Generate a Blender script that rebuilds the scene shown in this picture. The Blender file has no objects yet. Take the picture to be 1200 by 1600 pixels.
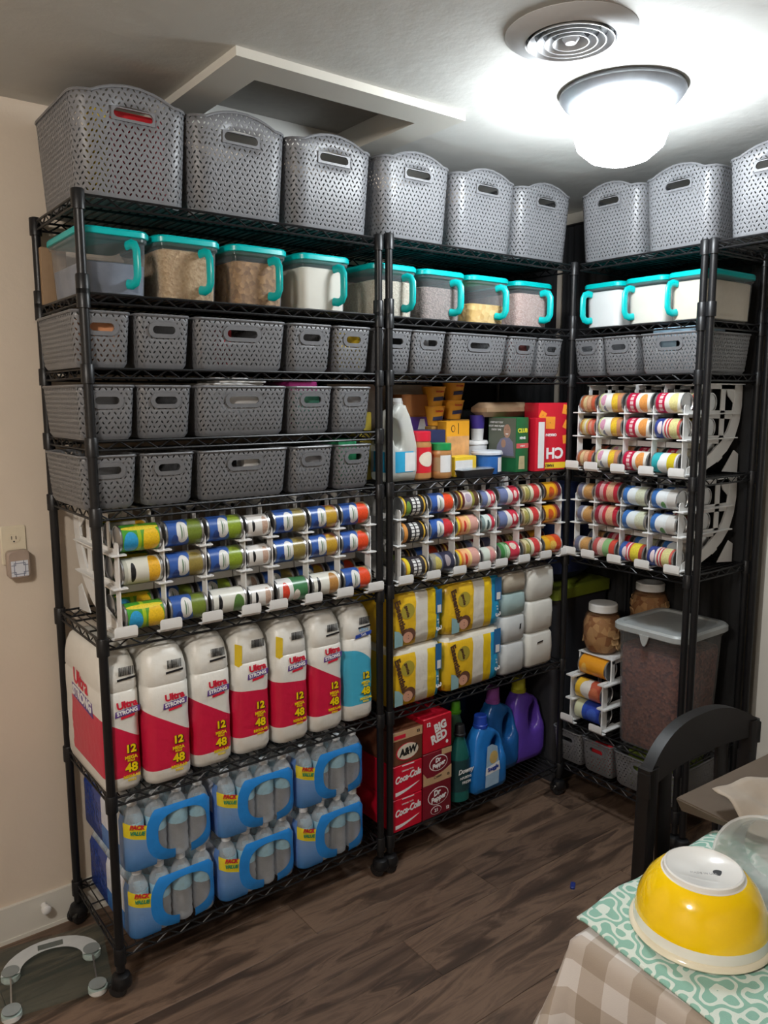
import bpy, math, random
from math import pi, sin, cos, sqrt
from mathutils import Matrix, Vector
random.seed(7)
scn = bpy.context.scene
col = scn.collection
# ------------------------------------------------------------------ camera, world, lights, exposure
cam_d = bpy.data.cameras.new('camera'); cam = bpy.data.objects.new('camera', cam_d); col.objects.link(cam)
cam_d.sensor_fit = 'VERTICAL'; cam_d.sensor_height = 36.0; cam_d.lens = 1232.8 * 36 / 1600; cam_d.clip_start = 0.02
_y, _p, _r = math.radians(37.4477), math.radians(-8.2039), math.radians(-0.1714)
_f = Vector((sin(_y)*cos(_p), cos(_y)*cos(_p), sin(_p))); _r0 = Vector((cos(_y), -sin(_y), 0)); _u0 = _r0.cross(_f)
_R = _r0*cos(_r) + _u0*sin(_r); _U = _u0*cos(_r) - _r0*sin(_r)
cam.matrix_world = Matrix(((_R.x, _U.x, -_f.x, -0.6307), (_R.y, _U.y, -_f.y, -2.0424), (_R.z, _U.z, -_f.z, 1.6548), (0, 0, 0, 1)))
scn.camera = cam
w = bpy.data.worlds.new('world'); scn.world = w; w.use_nodes = True
w.node_tree.nodes['Background'].inputs[0].default_value = (.5, .52, .56, 1); w.node_tree.nodes['Background'].inputs[1].default_value = .05
LAMP = Vector((1.278, -.622, 2.48))
LAMP_EMIT, KITCHEN_EMIT = 66., 136.      # glow of the two frosted ceiling domes, which light the room
vs = scn.view_settings
vs.view_transform = 'Standard'; vs.look = 'None'; vs.gamma = 1; vs.use_curve_mapping = False; vs.exposure = .38
scn.display_settings.display_device = 'sRGB'
try:
    scn.cycles.use_denoising = True
    scn.cycles.sample_clamp_indirect = 4; scn.cycles.max_bounces = 6; scn.cycles.diffuse_bounces = 3; scn.cycles.glossy_bounces = 3; scn.cycles.transparent_max_bounces = 16
    scn.cycles.use_adaptive_sampling = True; scn.cycles.adaptive_threshold = .07
    scn.cycles.caustics_reflective = False; scn.cycles.caustics_refractive = False
except Exception: pass
# ------------------------------------------------------------------ geometry helper
class G:
    def __init__(s): s.v = []; s.f = []; s.m = []; s.uv = []
    def face(s, idx, mi=0, uv=None): s.f.append(tuple(idx)); s.m.append(mi); s.uv.append(uv)
    def pts(s, ps):
        b = len(s.v); s.v += [tuple(p) for p in ps]; return b
    def box(s, x0, x1, y0, y1, z0, z1, mi=0):
        b = s.pts([(x, y, z) for z in (z0, z1) for y in (y0, y1) for x in (x0, x1)])
        for q in ((0, 2, 3, 1), (4, 5, 7, 6), (0, 1, 5, 4), (2, 6, 7, 3), (0, 4, 6, 2), (1, 3, 7, 5)): s.face([b+i for i in q], mi)
        return s
    def loft(s, secs, cap0=True, cap1=True, mi=0, close=True, mfun=None):
        n = len(secs[0]); bs = [s.pts(x) for x in secs]
        for k in range(len(secs)-1):
            for i in range(n if close else n-1):
                j = (i+1) % n
                m = mfun(k, i) if mfun else mi
                s.face((bs[k]+i, bs[k]+j, bs[k+1]+j, bs[k+1]+i), m)
        if cap0: s.face([bs[0]+i for i in range(n)][::-1], mi)
        if cap1: s.face([bs[-1]+i for i in range(n)], mi)
        return s
    def tube(s, path, r, n=8, mi=0, closed=False, flat=None, up=None):
        P = [Vector(p) for p in path]; secs = []; L = len(P); pu = None
        for i, p in enumerate(P):
            a = P[i-1] if (i > 0 or closed) else p; b = P[(i+1) % L] if (i < L-1 or closed) else p
            t = (b-a).normalized()
            if pu is None:
                u = Vector(up) if up else (Vector((0, 0, 1)) if abs(t.z) < .9 else Vector((1, 0, 0)))
            else: u = pu
            sd = t.cross(u)
            if sd.length < 1e-6: sd = t.cross(Vector((.3, .8, .5)))
            sd.normalize(); u = sd.cross(t).normalized(); pu = u
            rr = r[i] if isinstance(r, (list, tuple)) else r
            fx = flat or 1
            secs.append([p + sd*(rr*cos(2*pi*k/n)) + u*(rr*fx*sin(2*pi*k/n)) for k in range(n)])
        if closed: secs.append(secs[0]); s.loft(secs, False, False, mi)
        else: s.loft(secs, True, True, mi)
        return s
    def rod(s, a, b, r, n=4, mi=0): return s.tube([a, b], r, n, mi)
    def lathe(s, prof, n=20, c=(0, 0, 0), mi=0, mfun=None, axis='z', cap=True):
        secs = []
        for r, z in prof:
            ring = []
            for k in range(n):
                a = 2*pi*k/n; x, y = max(r, 1e-5)*cos(a), max(r, 1e-5)*sin(a)
                ring.append((c[0]+x, c[1]+y, c[2]+z) if axis == 'z' else (c[0]+z, c[1]+x, c[2]+y))
            secs.append(ring)
        s.loft(secs, cap, cap, mi, mfun=mfun); return s
    def prism(s, poly, t0, t1, axis='x', mi=0):
        def P(a, b, t): return (t, a, b) if axis == 'x' else ((a, t, b) if axis == 'y' else (a, b, t))
        s.loft([[P(a, b, t0) for a, b in poly], [P(a, b, t1) for a, b in poly]], mi=mi); return s
    def band(s, outer, inner, t0, t1, axis='x', mi=0):
        for i in range(len(outer)-1):
            s.prism([outer[i], outer[i+1], inner[i+1], inner[i]], t0, t1, axis, mi)
        return s
    def mesh(s, name, mats, smooth=None):
        me = bpy.data.meshes.new(name); me.from_pydata(s.v, [], s.f)
        for m in (mats if isinstance(mats, (list, tuple)) else [mats]): me.materials.append(m)
        me.polygons.foreach_set('material_index', s.m)
        if any(u is not None for u in s.uv):
            ul = me.uv_layers.new(name='UVMap'); k = 0
            for fi, f in enumerate(s.f):
                for c in range(len(f)):
                    ul.data[k].uv = s.uv[fi][c] if s.uv[fi] is not None else (0, 0); k += 1
        me.validate(); me.update()
        import bmesh
        bm = bmesh.new(); bm.from_mesh(me); bmesh.ops.recalc_face_normals(bm, faces=bm.faces); bm.to_mesh(me); bm.free()
        if smooth is not None:
            me.polygons.foreach_set('use_smooth', [True]*len(me.polygons)); me.set_sharp_from_angle(angle=smooth)
        return me
def rrect(wd, dp, r, z, y0=0., n=4, x0=0.):
    "rounded rectangle ring, x centred on x0, y from y0 to y0+dp"
    r = min(r, wd/2-1e-4, dp/2-1e-4); out = []
    for cx, cy, a0 in ((x0+wd/2-r, y0+r, -pi/2), (x0+wd/2-r, y0+dp-r, 0), (x0-wd/2+r, y0+dp-r, pi/2), (x0-wd/2+r, y0+r, pi)):
        for k in range(n+1):
            a = a0 + pi/2*k/n; out.append((cx+r*cos(a), cy+r*sin(a), z))
    return out
# ------------------------------------------------------------------ object helpers
def obj(name, me, parent=None, loc=(0, 0, 0), rot=(0, 0, 0), label=None):
    o = bpy.data.objects.new(name, me); col.objects.link(o); o.parent = parent; o.location = loc; o.rotation_euler = rot
    if label: o['label'] = label
    return o
def tag(o, label=None, cat=None, group=None, kind=None):
    if label: o['label'] = label
    if cat: o['category'] = cat
    if group: o['group'] = group
    if kind: o['kind'] = kind
    return o
def thing(name, label, cat, loc=(0, 0, 0), rz=0., group=None):
    o = bpy.data.objects.new(name, None); col.objects.link(o); o.empty_display_size = .02
    o.location = loc; o.rotation_euler = (0, 0, rz); return tag(o, label, cat, group)
def kids(o): return [c for c in bpy.data.objects if c.parent == o]
def dup(root, label, loc, rz=0., group=None):
    r = root.copy(); col.objects.link(r); r.location = loc; r.rotation_euler = (0, 0, rz); r['label'] = label
    if group: r['group'] = group
    for ch in kids(root):
        c = ch.copy(); col.objects.link(c); c.parent = r
        for g in kids(ch):
            d = g.copy(); col.objects.link(d); d.parent = c
    return r
# ------------------------------------------------------------------ materials
class NT:
    def __init__(s, name):
        s.mat = bpy.data.materials.new(name); s.mat.use_nodes = True; s.t = s.mat.node_tree; s.N = s.t.nodes
        s.b = s.N['Principled BSDF']; s.out = s.N['Material Output']
    def new(s, t, **kw):
        n = s.N.new(t)
        for k, v in kw.items(): setattr(n, k, v)
        return n
    def link(s, a, b): s.t.links.new(a, b)
    def setin(s, sock, v):
        if hasattr(v, 'is_linked') or hasattr(v, 'links'): s.link(v, sock)
        else:
            try: sock.default_value = v
            except Exception: sock.default_value = (v[0], v[1], v[2], 1)
    def math(s, op, a, b=0., c=None):
        n = s.new('ShaderNodeMath', operation=op); s.setin(n.inputs[0], a); s.setin(n.inputs[1], b)
        if c is not None: s.setin(n.inputs[2], c)
        return n.outputs[0]
    def mix(s, f, a, b, blend='MIX'):
        n = s.new('ShaderNodeMix', data_type='RGBA', blend_type=blend); s.setin(n.inputs[0], f)
        s.setin(n.inputs[6], c4(a)); s.setin(n.inputs[7], c4(b)); return n.outputs[2]
    def coord(s, kind='Object'):
        n = s.new('ShaderNodeTexCoord'); sx = s.new('ShaderNodeSeparateXYZ'); s.link(n.outputs[kind], sx.inputs[0]); return n.outputs[kind], sx.outputs
    def noise(s, scale, detail=3, rough=.5, vec=None):
        n = s.new('ShaderNodeTexNoise'); n.inputs['Scale'].default_value = scale; n.inputs['Detail'].default_value = detail; n.inputs['Roughness'].default_value = rough
        s.link(vec if vec is not None else s.coord()[0], n.inputs['Vector']); return n.outputs['Fac']
    def ramp(s, f, stops, const=False):
        n = s.new('ShaderNodeValToRGB'); e = n.color_ramp
        if const: e.interpolation = 'CONSTANT'
        while len(e.elements) < len(stops): e.elements.new(1.)
        for k, (p, c) in enumerate(stops): e.elements[k].position = p; e.elements[k].color = c4(c)
        s.setin(n.inputs[0], f); return n.outputs[0]
    def bump(s, h, strength=.3, dist=.002):
        n = s.new('ShaderNodeBump'); n.inputs['Strength'].default_value = strength; n.inputs['Distance'].default_value = dist
        s.link(h, n.inputs['Height']); s.link(n.outputs[0], s.b.inputs['Normal']); return n.outputs[0]
    def base(s, c): s.setin(s.b.inputs['Base Color'], c4(c) if isinstance(c, tuple) else c)
    def rough(s, r): s.setin(s.b.inputs['Roughness'], r)
def c4(c): return (c[0], c[1], c[2], 1) if isinstance(c, (tuple, list)) and len(c) == 3 else c
MC = {}
def M(name, c, rough=.5, metal=0., var=.12, scale=40, bump=0., bscale=80, spec=.5, coat=0.):
    if name in MC: return MC[name]
    t = NT(name)
    if var:
        nz = t.noise(scale); t.base(t.mix(nz, tuple(x*(1-var) for x in c[:3]), tuple(min(1, x*(1+var)) for x in c[:3])))
    else: t.base(c)
    t.rough(rough); t.b.inputs['Metallic'].default_value = metal; t.b.inputs['Specular IOR Level'].default_value = spec
    if coat: t.b.inputs['Coat Weight'].default_value = coat
    if bump: t.bump(t.noise(bscale), bump, .003)
    MC[name] = t.mat; return t.mat
def clear(name, tint, body, opac, rough=.12, bump=0., bscale=60, edge=.45):
    "thin clear plastic: transparent, with a glossy film and a little milky body"
    if name in MC: return MC[name]
    t = NT(name); t.base(body); t.rough(rough)
    tr = t.new('ShaderNodeBsdfTransparent'); tr.inputs[0].default_value = c4(tint)
    lw = t.new('ShaderNodeLayerWeight'); lw.inputs['Blend'].default_value = .25
    if bump:
        nb = t.bump(t.noise(bscale, 2), bump, .004); t.link(nb, lw.inputs['Normal'])
    f = t.math('ADD', t.math('MULTIPLY', lw.outputs['Facing'], edge), opac); f = t.math('MINIMUM', f, 1.)
    mx = t.new('ShaderNodeMixShader'); t.link(f, mx.inputs[0]); t.link(tr.outputs[0], mx.inputs[1]); t.link(t.b.outputs[0], mx.inputs[2])
    t.link(mx.outputs[0], t.out.inputs[0]); MC[name] = t.mat; return t.mat
def weave(name, c, p=.016, hole=.2):
    "moulded rattan-look plastic with small slanted openings, laid out in metres on the UV map"
    t = NT(name); uvv, uv = t.coord('UV')
    cx = t.math('DIVIDE', uv[0], p); cy = t.math('DIVIDE', uv[1], p*.8)
    row = t.math('FLOOR', cy); par = t.math('MODULO', row, 2.)
    cx2 = t.math('ADD', cx, t.math('MULTIPLY', par, .5)); fx = t.math('SUBTRACT', t.math('FRACT', cx2), .5); fy = t.math('SUBTRACT', t.math('FRACT', cy), .5)
    sg = t.math('SUBTRACT', t.math('MULTIPLY', t.math('MODULO', t.math('FLOOR', t.math('MULTIPLY', cx2, 1.)), 2.), 2.), 1.)
    a = t.math('ADD', fx, t.math('MULTIPLY', t.math('MULTIPLY', fy, sg), .45)); 
    d = t.math('SQRT', t.math('ADD', t.math('POWER', t.math('DIVIDE', a, hole), 2.), t.math('POWER', t.math('DIVIDE', fy, .30), 2.)))
    m = t.math('LESS_THAN', d, 1.)
    t.base(t.mix(t.noise(9), tuple(x*.9 for x in c), tuple(x*1.12 for x in c))); t.rough(.42); t.bump(t.math('MINIMUM', d, 1.5), .28, .003)
    tr = t.new('ShaderNodeBsdfTransparent'); mx = t.new('ShaderNodeMixShader'); t.link(m, mx.inputs[0]); t.link(t.b.outputs[0], mx.inputs[1]); t.link(tr.outputs[0], mx.inputs[2])
    t.link(mx.outputs[0], t.out.inputs[0]); return t.mat
def grains(name, a, b, scale=160, rough=.8):
    if name in MC: return MC[name]
    t = NT(name); n = t.new('ShaderNodeTexVoronoi'); n.inputs['Scale'].default_value = scale; t.link(t.coord()[0], n.inputs['Vector'])
    sp = t.new('ShaderNodeSeparateColor'); t.link(n.outputs['Color'], sp.inputs[0]); t.base(t.mix(sp.outputs[0], a, b)); t.rough(rough); t.bump(n.outputs['Distance'], .5, .004)
    MC[name] = t.mat; return t.mat
def canmat(name, bands, blobs=(), text=None, gloss=.28):
    "printed paper label: bands along the can, round patches facing out on both sides"
    if name in MC: return MC[name]
    t = NT(name); _, uv = t.coord('UV'); u = uv[0]; v = t.math('FRACT', t.math('MULTIPLY', uv[1], 2.))
    st = []; p = 0.
    for e, c in bands: st.append((p, c)); p = e
    k = t.ramp(u, st, True); nz = t.noise(230, 2)
    for uc, vc, ru, rv, c in blobs:
        d = t.math('ADD', t.math('POWER', t.math('DIVIDE', t.math('SUBTRACT', u, uc), ru), 2.), t.math('POWER', t.math('DIVIDE', t.math('SUBTRACT', v, vc), rv), 2.))
        fc = t.mix(nz, tuple(x*.62 for x in c), tuple(min(1, x*1.3) for x in c)) if max(c)-min(c) > .12 else c
        k = t.mix(t.math('LESS_THAN', d, 1.), k, fc)
    if text:
        for uc, hw in text[0]:
            inb = t.math('LESS_THAN', t.math('ABSOLUTE', t.math('SUBTRACT', u, uc)), hw)
            sq = t.math('GREATER_THAN', t.math('FRACT', t.math('MULTIPLY', v, text[1])), .25)
            rg = t.math('LESS_THAN', t.math('ABSOLUTE', t.math('SUBTRACT', v, .5)), .33)
            k = t.mix(t.math('MULTIPLY', inb, t.math('MULTIPLY', sq, rg)), k, text[2])
    t.base(k); t.rough(gloss); MC[name] = t.mat; return t.mat
BLACK = M('black_steel', (.008, .008, .009), .38, 0, .2, 30, spec=.35)
WHITEPL = M('white_plastic', (.78, .78, .77), .42, 0, .04)
GREYW = weave('grey_weave', (.150, .152, .160), .0155, .155); GREYP = M('grey_plastic', (.145, .148, .158), .4, 0, .08)
BIGW = weave('light_grey_weave', (.185, .188, .20), .0155, .165); BIGP = M('light_grey_plastic', (.185, .188, .20), .4, 0, .08)
TEAL = M('teal_plastic', (.0, .43, .43), .3, 0, .06)
CLEAR = clear('clear_canister', (.93, .94, .95), (.42, .44, .47), .10)
STEEL = M('tin', (.55, .55, .55), .3, .9, .1)
INK = M('black_ink', (.01, .01, .012), .5, 0, 0); WHITEINK = M('white_ink', (.85, .85, .85), .5, 0, 0)
YELINK = M('yellow_ink', (.85, .62, .0), .5, 0, 0); REDINK = M('red_ink', (.62, .01, .04), .5, 0, 0); PURPINK = M('purple_ink', (.11, .045, .25), .5, 0, 0)
BLUEINK = M('blue_ink', (.02, .06, .35), .5, 0, 0)
# ------------------------------------------------------------------ lettering
def lettering(s, size, mat, parent, x, y, z, rz=0., tilt=0., shear=0., face='front', name='lettering', wide=1., bold=.0, depth=.0004):
    "printed words: thin raised mesh. face front looks to -y, left looks to -x"
    cu = bpy.data.curves.new('t', 'FONT'); cu.body = s; cu.size = size; cu.align_x = 'CENTER'; cu.align_y = 'CENTER'; cu.extrude = depth; cu.offset = bold; cu.shear = shear; cu.resolution_u = 3
    tmp = bpy.data.objects.new('t', cu); col.objects.link(tmp); dg = bpy.context.evaluated_depsgraph_get()
    me = bpy.data.meshes.new_from_object(tmp.evaluated_get(dg)); bpy.data.objects.remove(tmp); bpy.data.curves.remove(cu)
    me.materials.clear(); me.materials.append(mat)
    o = bpy.data.objects.new(name, me); col.objects.link(o); o.parent = parent
    R = Matrix.Rotation(pi/2, 4, 'X') @ Matrix.Rotation(rz, 4, 'Z')
    if face == 'left': R = Matrix.Rotation(-pi/2, 4, 'Z') @ R
    o.matrix_local = Matrix.Translation((x, y, z)) @ Matrix.Rotation(tilt, 4, 'X') @ R @ Matrix.Diagonal((wide, 1, 1, 1))
    return o
def patch(name, mat, parent, pts, y=None, t=.0005, face='front', label=None):
    "flat printed patch: a thin plate, outline in (x, z) on a front face at y or in (y, z) on a left face at x=y"
    g = G()
    g.prism(pts, y-t, y, 'y' if face == 'front' else 'x')
    return obj(name, g.mesh(name, mat), parent, label=label)
def cpatch(name, mat, parent, pts, r, t=.0006):
    "printed patch wrapped round an upright cylinder of radius r about the parent's z axis"
    g = G(); n = len(pts); cx, cz = sum(p[0] for p in pts)/n, sum(p[1] for p in pts)/n; K = 6; R2 = r+t
    def P(x, z): return (R2*sin(x/R2), -R2*cos(x/R2), z)
    pts = [(a[0]+(b[0]-a[0])*q/6, a[1]+(b[1]-a[1])*q/6) for a, b in zip(pts, pts[1:]+pts[:1]) for q in range(6)] if n < 12 else pts
    rings = [[P(cx+(x-cx)*k/K, cz+(z-cz)*k/K) for x, z in pts] for k in range(1, K+1)]
    g.loft(rings, True, False); return obj(name, g.mesh(name, mat), parent)
def ell(cx, cz, rx, rz, n=20, a0=0., a1=2*pi): return [(cx+rx*cos(a0+(a1-a0)*k/n), cz+rz*sin(a0+(a1-a0)*k/n)) for k in range(n)]
# ------------------------------------------------------------------ the room
YB, XR, ZC, XL, YF = .43, 2.315, 2.48, -2.6, -3.6
def wallmat(name, c, bs=14, st=.35):
    t = NT(name); n1 = t.noise(3, 4); t.base(t.mix(n1, tuple(x*.93 for x in c), tuple(x*1.06 for x in c))); t.rough(.75); t.bump(t.noise(bs, 5, .6), st, .006); return t.mat
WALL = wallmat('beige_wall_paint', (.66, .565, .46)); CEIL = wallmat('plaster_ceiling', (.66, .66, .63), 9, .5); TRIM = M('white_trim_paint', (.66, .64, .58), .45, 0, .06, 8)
WALLR = wallmat('shaded_wall_paint', (.33, .31, .27))  # right wall: its shade is put into a darker wall colour
def struct(name, g, mat, parent=None, kind='structure'):
    o = obj(name, g.mesh(name, mat), parent)
    if parent is None: o['kind'] = kind
    return o
o = struct('wall_back', G().box(XL, XR, YB, YB+.1, 0, ZC), WALL); o['label'] = 'beige painted wall behind the long run of shelves'
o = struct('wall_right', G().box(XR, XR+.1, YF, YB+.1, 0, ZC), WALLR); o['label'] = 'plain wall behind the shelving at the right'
struct('wall_left', G().box(XL-.1, XL, YF, YB+.1, 0, ZC), WALL); struct('wall_front', G().box(XL-.1, XR+.1, YF-.1, YF, 0, ZC), WALL)
# ceiling with the opening of the attic hatch
HX0, HX1, HY0, HY1, HW = .31, 1.05, -.245, .37, .105
g = G(); a0, a1, b0, b1 = HX0+HW, HX1-HW, HY0+HW, HY1-HW
for x0, x1, y0, y1 in ((XL, XR, YF, b0), (XL, XR, b1, YB), (XL, a0, b0, b1), (a1, XR, b0, b1)): g.box(x0, x1, y0, y1, ZC, ZC+.12)
o = struct('ceiling', g, CEIL); o['label'] = 'white textured plaster ceiling with square attic opening'
hatch = thing('attic_hatch', 'white-trimmed square attic hatch in the ceiling above the baskets', 'hatch', ((HX0+HX1)/2, (HY0+HY1)/2, ZC))
g = G(); hx, hy = (HX1-HX0)/2, (HY1-HY0)/2
for q, (x0, x1, y0, y1) in enumerate(((-hx, hx, -hy, -hy+HW), (-hx, hx, hy-HW, hy), (-hx, -hx+HW, -hy+HW, hy-HW), (hx-HW, hx, -hy+HW, hy-HW))):
    obj('trim_board', G().box(x0, x1, y0, y1, -.022, 0).mesh('trim_board', TRIM), hatch)
obj('panel', G().box(-hx+HW-.01, hx-HW+.01, -hy+HW-.01, hy-HW+.01, .05, .065).mesh('panel', M('hatch_panel', (.34, .33, .31), .6)), hatch)
o = struct('baseboard_back', G().box(XL, XR, YB-.012, YB, 0, .115).box(XL, XR, YB-.016, YB-.012, 0, .012), TRIM); o['label'] = 'tall off-white baseboard along the back wall'
# door casing and door at the right wall
g = G().box(XR-.022, XR, -.665, -.598, 0, 2.08); g.box(XR-.028, XR-.022, -.665, -.648, 0, 2.08); o = struct('trim_1', g, TRIM); o['label'] = 'pale vertical door casing beside the dark chair'
g = G().box(XR-.012, XR, -1.45, -.67, .01, 2.03); o = struct('door_1', g, M('door_paint', (.50, .49, .46), .5)); o['label'] = 'painted door in the right wall'
obj('knob', G().lathe([(.008, 0), (.008, .03), (.026, .04), (.028, .055), (.0, .065)], 14).mesh('knob', STEEL, .6), o, (XR-.012, -1.38, .95), (0, -pi/2, 0))
# floor: laminate planks laid along x
def plankmat():
    t = NT('dark_brown_laminate'); tc = t.new('ShaderNodeTexCoord'); oi = t.new('ShaderNodeObjectInfo')
    mp = t.new('ShaderNodeMapping'); t.link(tc.outputs['Object'], mp.inputs[0]); mp.inputs['Scale'].default_value = (1.5, 9, 1)
    cb = t.new('ShaderNodeCombineXYZ'); t.link(t.math('MULTIPLY', oi.outputs['Random'], 37.), cb.inputs[0]); t.link(t.math('MULTIPLY', oi.outputs['Random'], 91.), cb.inputs[1]); t.link(cb.outputs[0], mp.inputs['Location'])
    wn = t.new('ShaderNodeTexNoise'); wn.inputs['Scale'].default_value = 1.1; wn.inputs['Detail'].default_value = 2; t.link(mp.outputs[0], wn.inputs['Vector'])
    av = t.new('ShaderNodeVectorMath', operation='MULTIPLY_ADD'); t.link(wn.outputs['Color'], av.inputs[0]); av.inputs[1].default_value = (1.6, 1.6, 0); t.link(mp.outputs[0], av.inputs[2])
    n1 = t.noise(1.3, 8, .64, av.outputs[0]); n2 = t.noise(5, 6, .7, av.outputs[0])
    c = t.ramp(n1, [(.30, (.012, .007, .005)), (.43, (.054, .031, .020)), (.52, (.185, .118, .080)), (.60, (.10, .062, .042)), (.70, (.026, .015, .010))])
    c = t.mix(t.math('MULTIPLY', n2, .28), c, (.155, .108, .076)); c = t.mix(1., c, t.ramp(oi.outputs['Random'], [(0, (.72, .70, .69)), (1, (1.12, 1.1, 1.08))]), 'MULTIPLY')
    t.base(c); t.rough(t.math('ADD', t.math('MULTIPLY', n2, .25), .42)); t.bump(n2, .10, .002); return t.mat
PLANK = plankmat()
floor = struct('floor', G().box(XL, XR, YF, YB, -.06, -.008), PLANK); floor['label'] = 'dark brown wood-look laminate plank floor'
PW, PLn = .186, 1.22
pm = G().loft([[(x*(PLn-.0012)/2, y*(PW-.0012)/2, -.008) for x, y in ((-1, -1), (1, -1), (1, 1), (-1, 1))], [(x*(PLn-.0012)/2, y*(PW-.0012)/2, -.001) for x, y in ((-1, -1), (1, -1), (1, 1), (-1, 1))], [(x*(PLn-.004)/2, y*(PW-.004)/2, 0) for x, y in ((-1, -1), (1, -1), (1, 1), (-1, 1))]]).mesh('plank', PLANK)
for r_ in range(14):
    y = YB - PW/2 - r_*PW; x = -1.25 - [0, .43, .81, .2, .62, 1.0, .35][r_ % 7] + .8
    while x < XR + .3:
        x0, x1 = max(x-PLn/2, XL), min(x+PLn/2, XR)
        if x1-x0 > .05:
            p = obj('plank', pm, floor, ((x0+x1)/2, y, 0)); p.scale.x = (x1-x0)/PLn
        x += PLn
# ------------------------------------------------------------------ ceiling fixtures
VENT = M('vent_paint', (.62, .63, .65), .4, 0, .05)
v = thing('ceiling_vent', 'round white ceiling air vent with concentric rings', 'vent', (.893, -.762, ZC))
obj('flange', G().lathe([(.100, -.014), (.104, -.018), (.135, -.012), (.150, -.001), (.150, 0), (.100, 0)], 40, cap=False).mesh('flange', VENT, .7), v)
for k, r_ in enumerate((.085, .066, .047, .028)):
    obj('ring', G().lathe([(r_+.012, -.022), (r_+.014, -.022), (r_-.001, -.002), (r_-.003, -.002), (r_+.012, -.022)], 36, cap=False).mesh('ring', VENT, .7), v)
obj('hub', G().lathe([(0, -.022), (.012, -.022), (.02, -.012), (.012, -.002), (0, -.002)], 20).mesh('hub', VENT, .7), v)
obj('duct', G().lathe([(.1, -.0015), (.1, -.0005)], 36).mesh('duct', M('duct_dark', (.10, .11, .12), .7)), v)
L = thing('ceiling_light', 'bright flush ceiling light with glowing frosted dome and metal canopy', 'ceiling light', LAMP)
obj('canopy', G().lathe([(.0, 0), (.165, 0), (.168, -.012), (.155, -.03), (.12, -.045), (.115, -.045), (.11, -.01), (0, -.01)], 40).mesh('canopy', M('brushed_nickel', (.36, .38, .41), .35, .8), .6), L)
t = NT('lit_frosted_glass'); t.base((.95, .95, .95)); t.b.inputs['Emission Color'].default_value = (.90, .96, 1, 1); t.b.inputs['Emission Strength'].default_value = LAMP_EMIT
obj('dome', G().lathe([(.118, -.03), (.130, -.06), (.130, -.10), (.115, -.145), (.08, -.175), (.04, -.188), (0, -.191)], 36, cap=False).mesh('dome', t.mat, 1), L)
t = NT('lit_frosted_glass_warm'); t.base((.95, .95, .95)); t.b.inputs['Emission Color'].default_value = (1, .935, .86, 1); t.b.inputs['Emission Strength'].default_value = KITCHEN_EMIT
K = thing('ceiling_light', 'frosted dome ceiling light of the kitchen behind the photographer', 'ceiling light', (-1.35, -1.55, ZC))
obj('canopy', G().lathe([(.0, 0), (.165, 0), (.155, -.03), (.12, -.045), (.115, -.045), (.11, -.01), (0, -.01)], 40).mesh('canopy', MC['brushed_nickel'], .6), K)
obj('dome', G().lathe([(.118, -.03), (.130, -.06), (.130, -.10), (.115, -.145), (.08, -.175), (.04, -.188), (0, -.191)], 36, cap=False).mesh('dome', t.mat, 1), K)
# ------------------------------------------------------------------ outlet and night light on the wall
t_o = M('ivory_plate', (.70, .62, .47), .4, 0, .04)
o = thing('wall_outlet', 'ivory wall outlet plate left of the shelving', 'outlet', (-.108, YB, 1.232))
obj('cover_plate', G().loft([rrect(.07, .115, .006, -.001, -.0575), rrect(.07, .115, .006, -.003, -.0575), rrect(.064, .109, .005, -.006, -.0545)]).mesh('cover_plate', t_o, .5), o, (0, 0, 0), (-pi/2, 0, 0)).rotation_euler = (pi/2*-1, 0, 0)
obj('receptacle', G().loft([[(.017*cos(a), -.006, .014*sin(a)+.02) for a in [2*pi*k/20 for k in range(20)]], [(.017*cos(a), -.0085, .014*sin(a)+.02) for a in [2*pi*k/20 for k in range(20)]]]).mesh('receptacle', t_o), o)
for x in (-.006, .006): obj('slot', G().box(x-.001, x+.001, -.0092, -.006, .017, .027).mesh('slot', INK), o)
obj('slot', G().lathe([(.0025, 0), (.0025, .003)], 10).mesh('slot', INK), o, (0, -.006, .011), (pi/2, 0, 0))
n = thing('night_light', 'small plug-in night light with white lattice square', 'night light', (-.104, YB-.009, 1.178))
obj('body', G().loft([[(x, -.002, z) for x, z, _ in rrect(.062, .082, .012, 0, -.041)], [(x, -.026, z) for x, z, _ in rrect(.062, .082, .012, 0, -.041)], [(x, -.03, z) for x, z, _ in rrect(.054, .074, .01, 0, -.037)]]).mesh('body', M('taupe_plastic', (.36, .28, .23), .4), .7), n)
obj('panel', G().box(-.023, .023, -.032, -.029, -.034, .012).mesh('panel', M('milk_panel', (.66, .68, .74), .4)), n)
g = G()
for (x0, x1, z0, z1) in ((-.012, -.010, -.034, -.020), (-.012, -.010, -.002, .012), (.010, .012, -.034, -.020), (.010, .012, -.002, .012), (-.023, -.012, -.022, -.020), (.012, .023, -.022, -.02), (-.023, -.012, -.002, 0), (.012, .023, -.002, 0), (-.016, -.014, -.026, .004), (.014, .016, -.026, .004), (-.016, .016, -.028, -.026), (-.016, .016, .004, .006)): g.box(x0, x1, -.0326, -.032, z0, z1)
obj('lattice', g.mesh('lattice', M('slate_ink', (.18, .2, .28), .5)), n)
h = thing('door_stop', 'small white bumper fixed to the baseboard', 'door stop', (-.098, YB-.016, .085))
obj('bumper', G().lathe([(.009, 0), (.009, .02), (.014, .022), (.014, .034), (.008, .038), (0, .038)], 14).mesh('bumper', WHITEPL, .6), h, rot=(pi/2, 0, 0))
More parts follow.
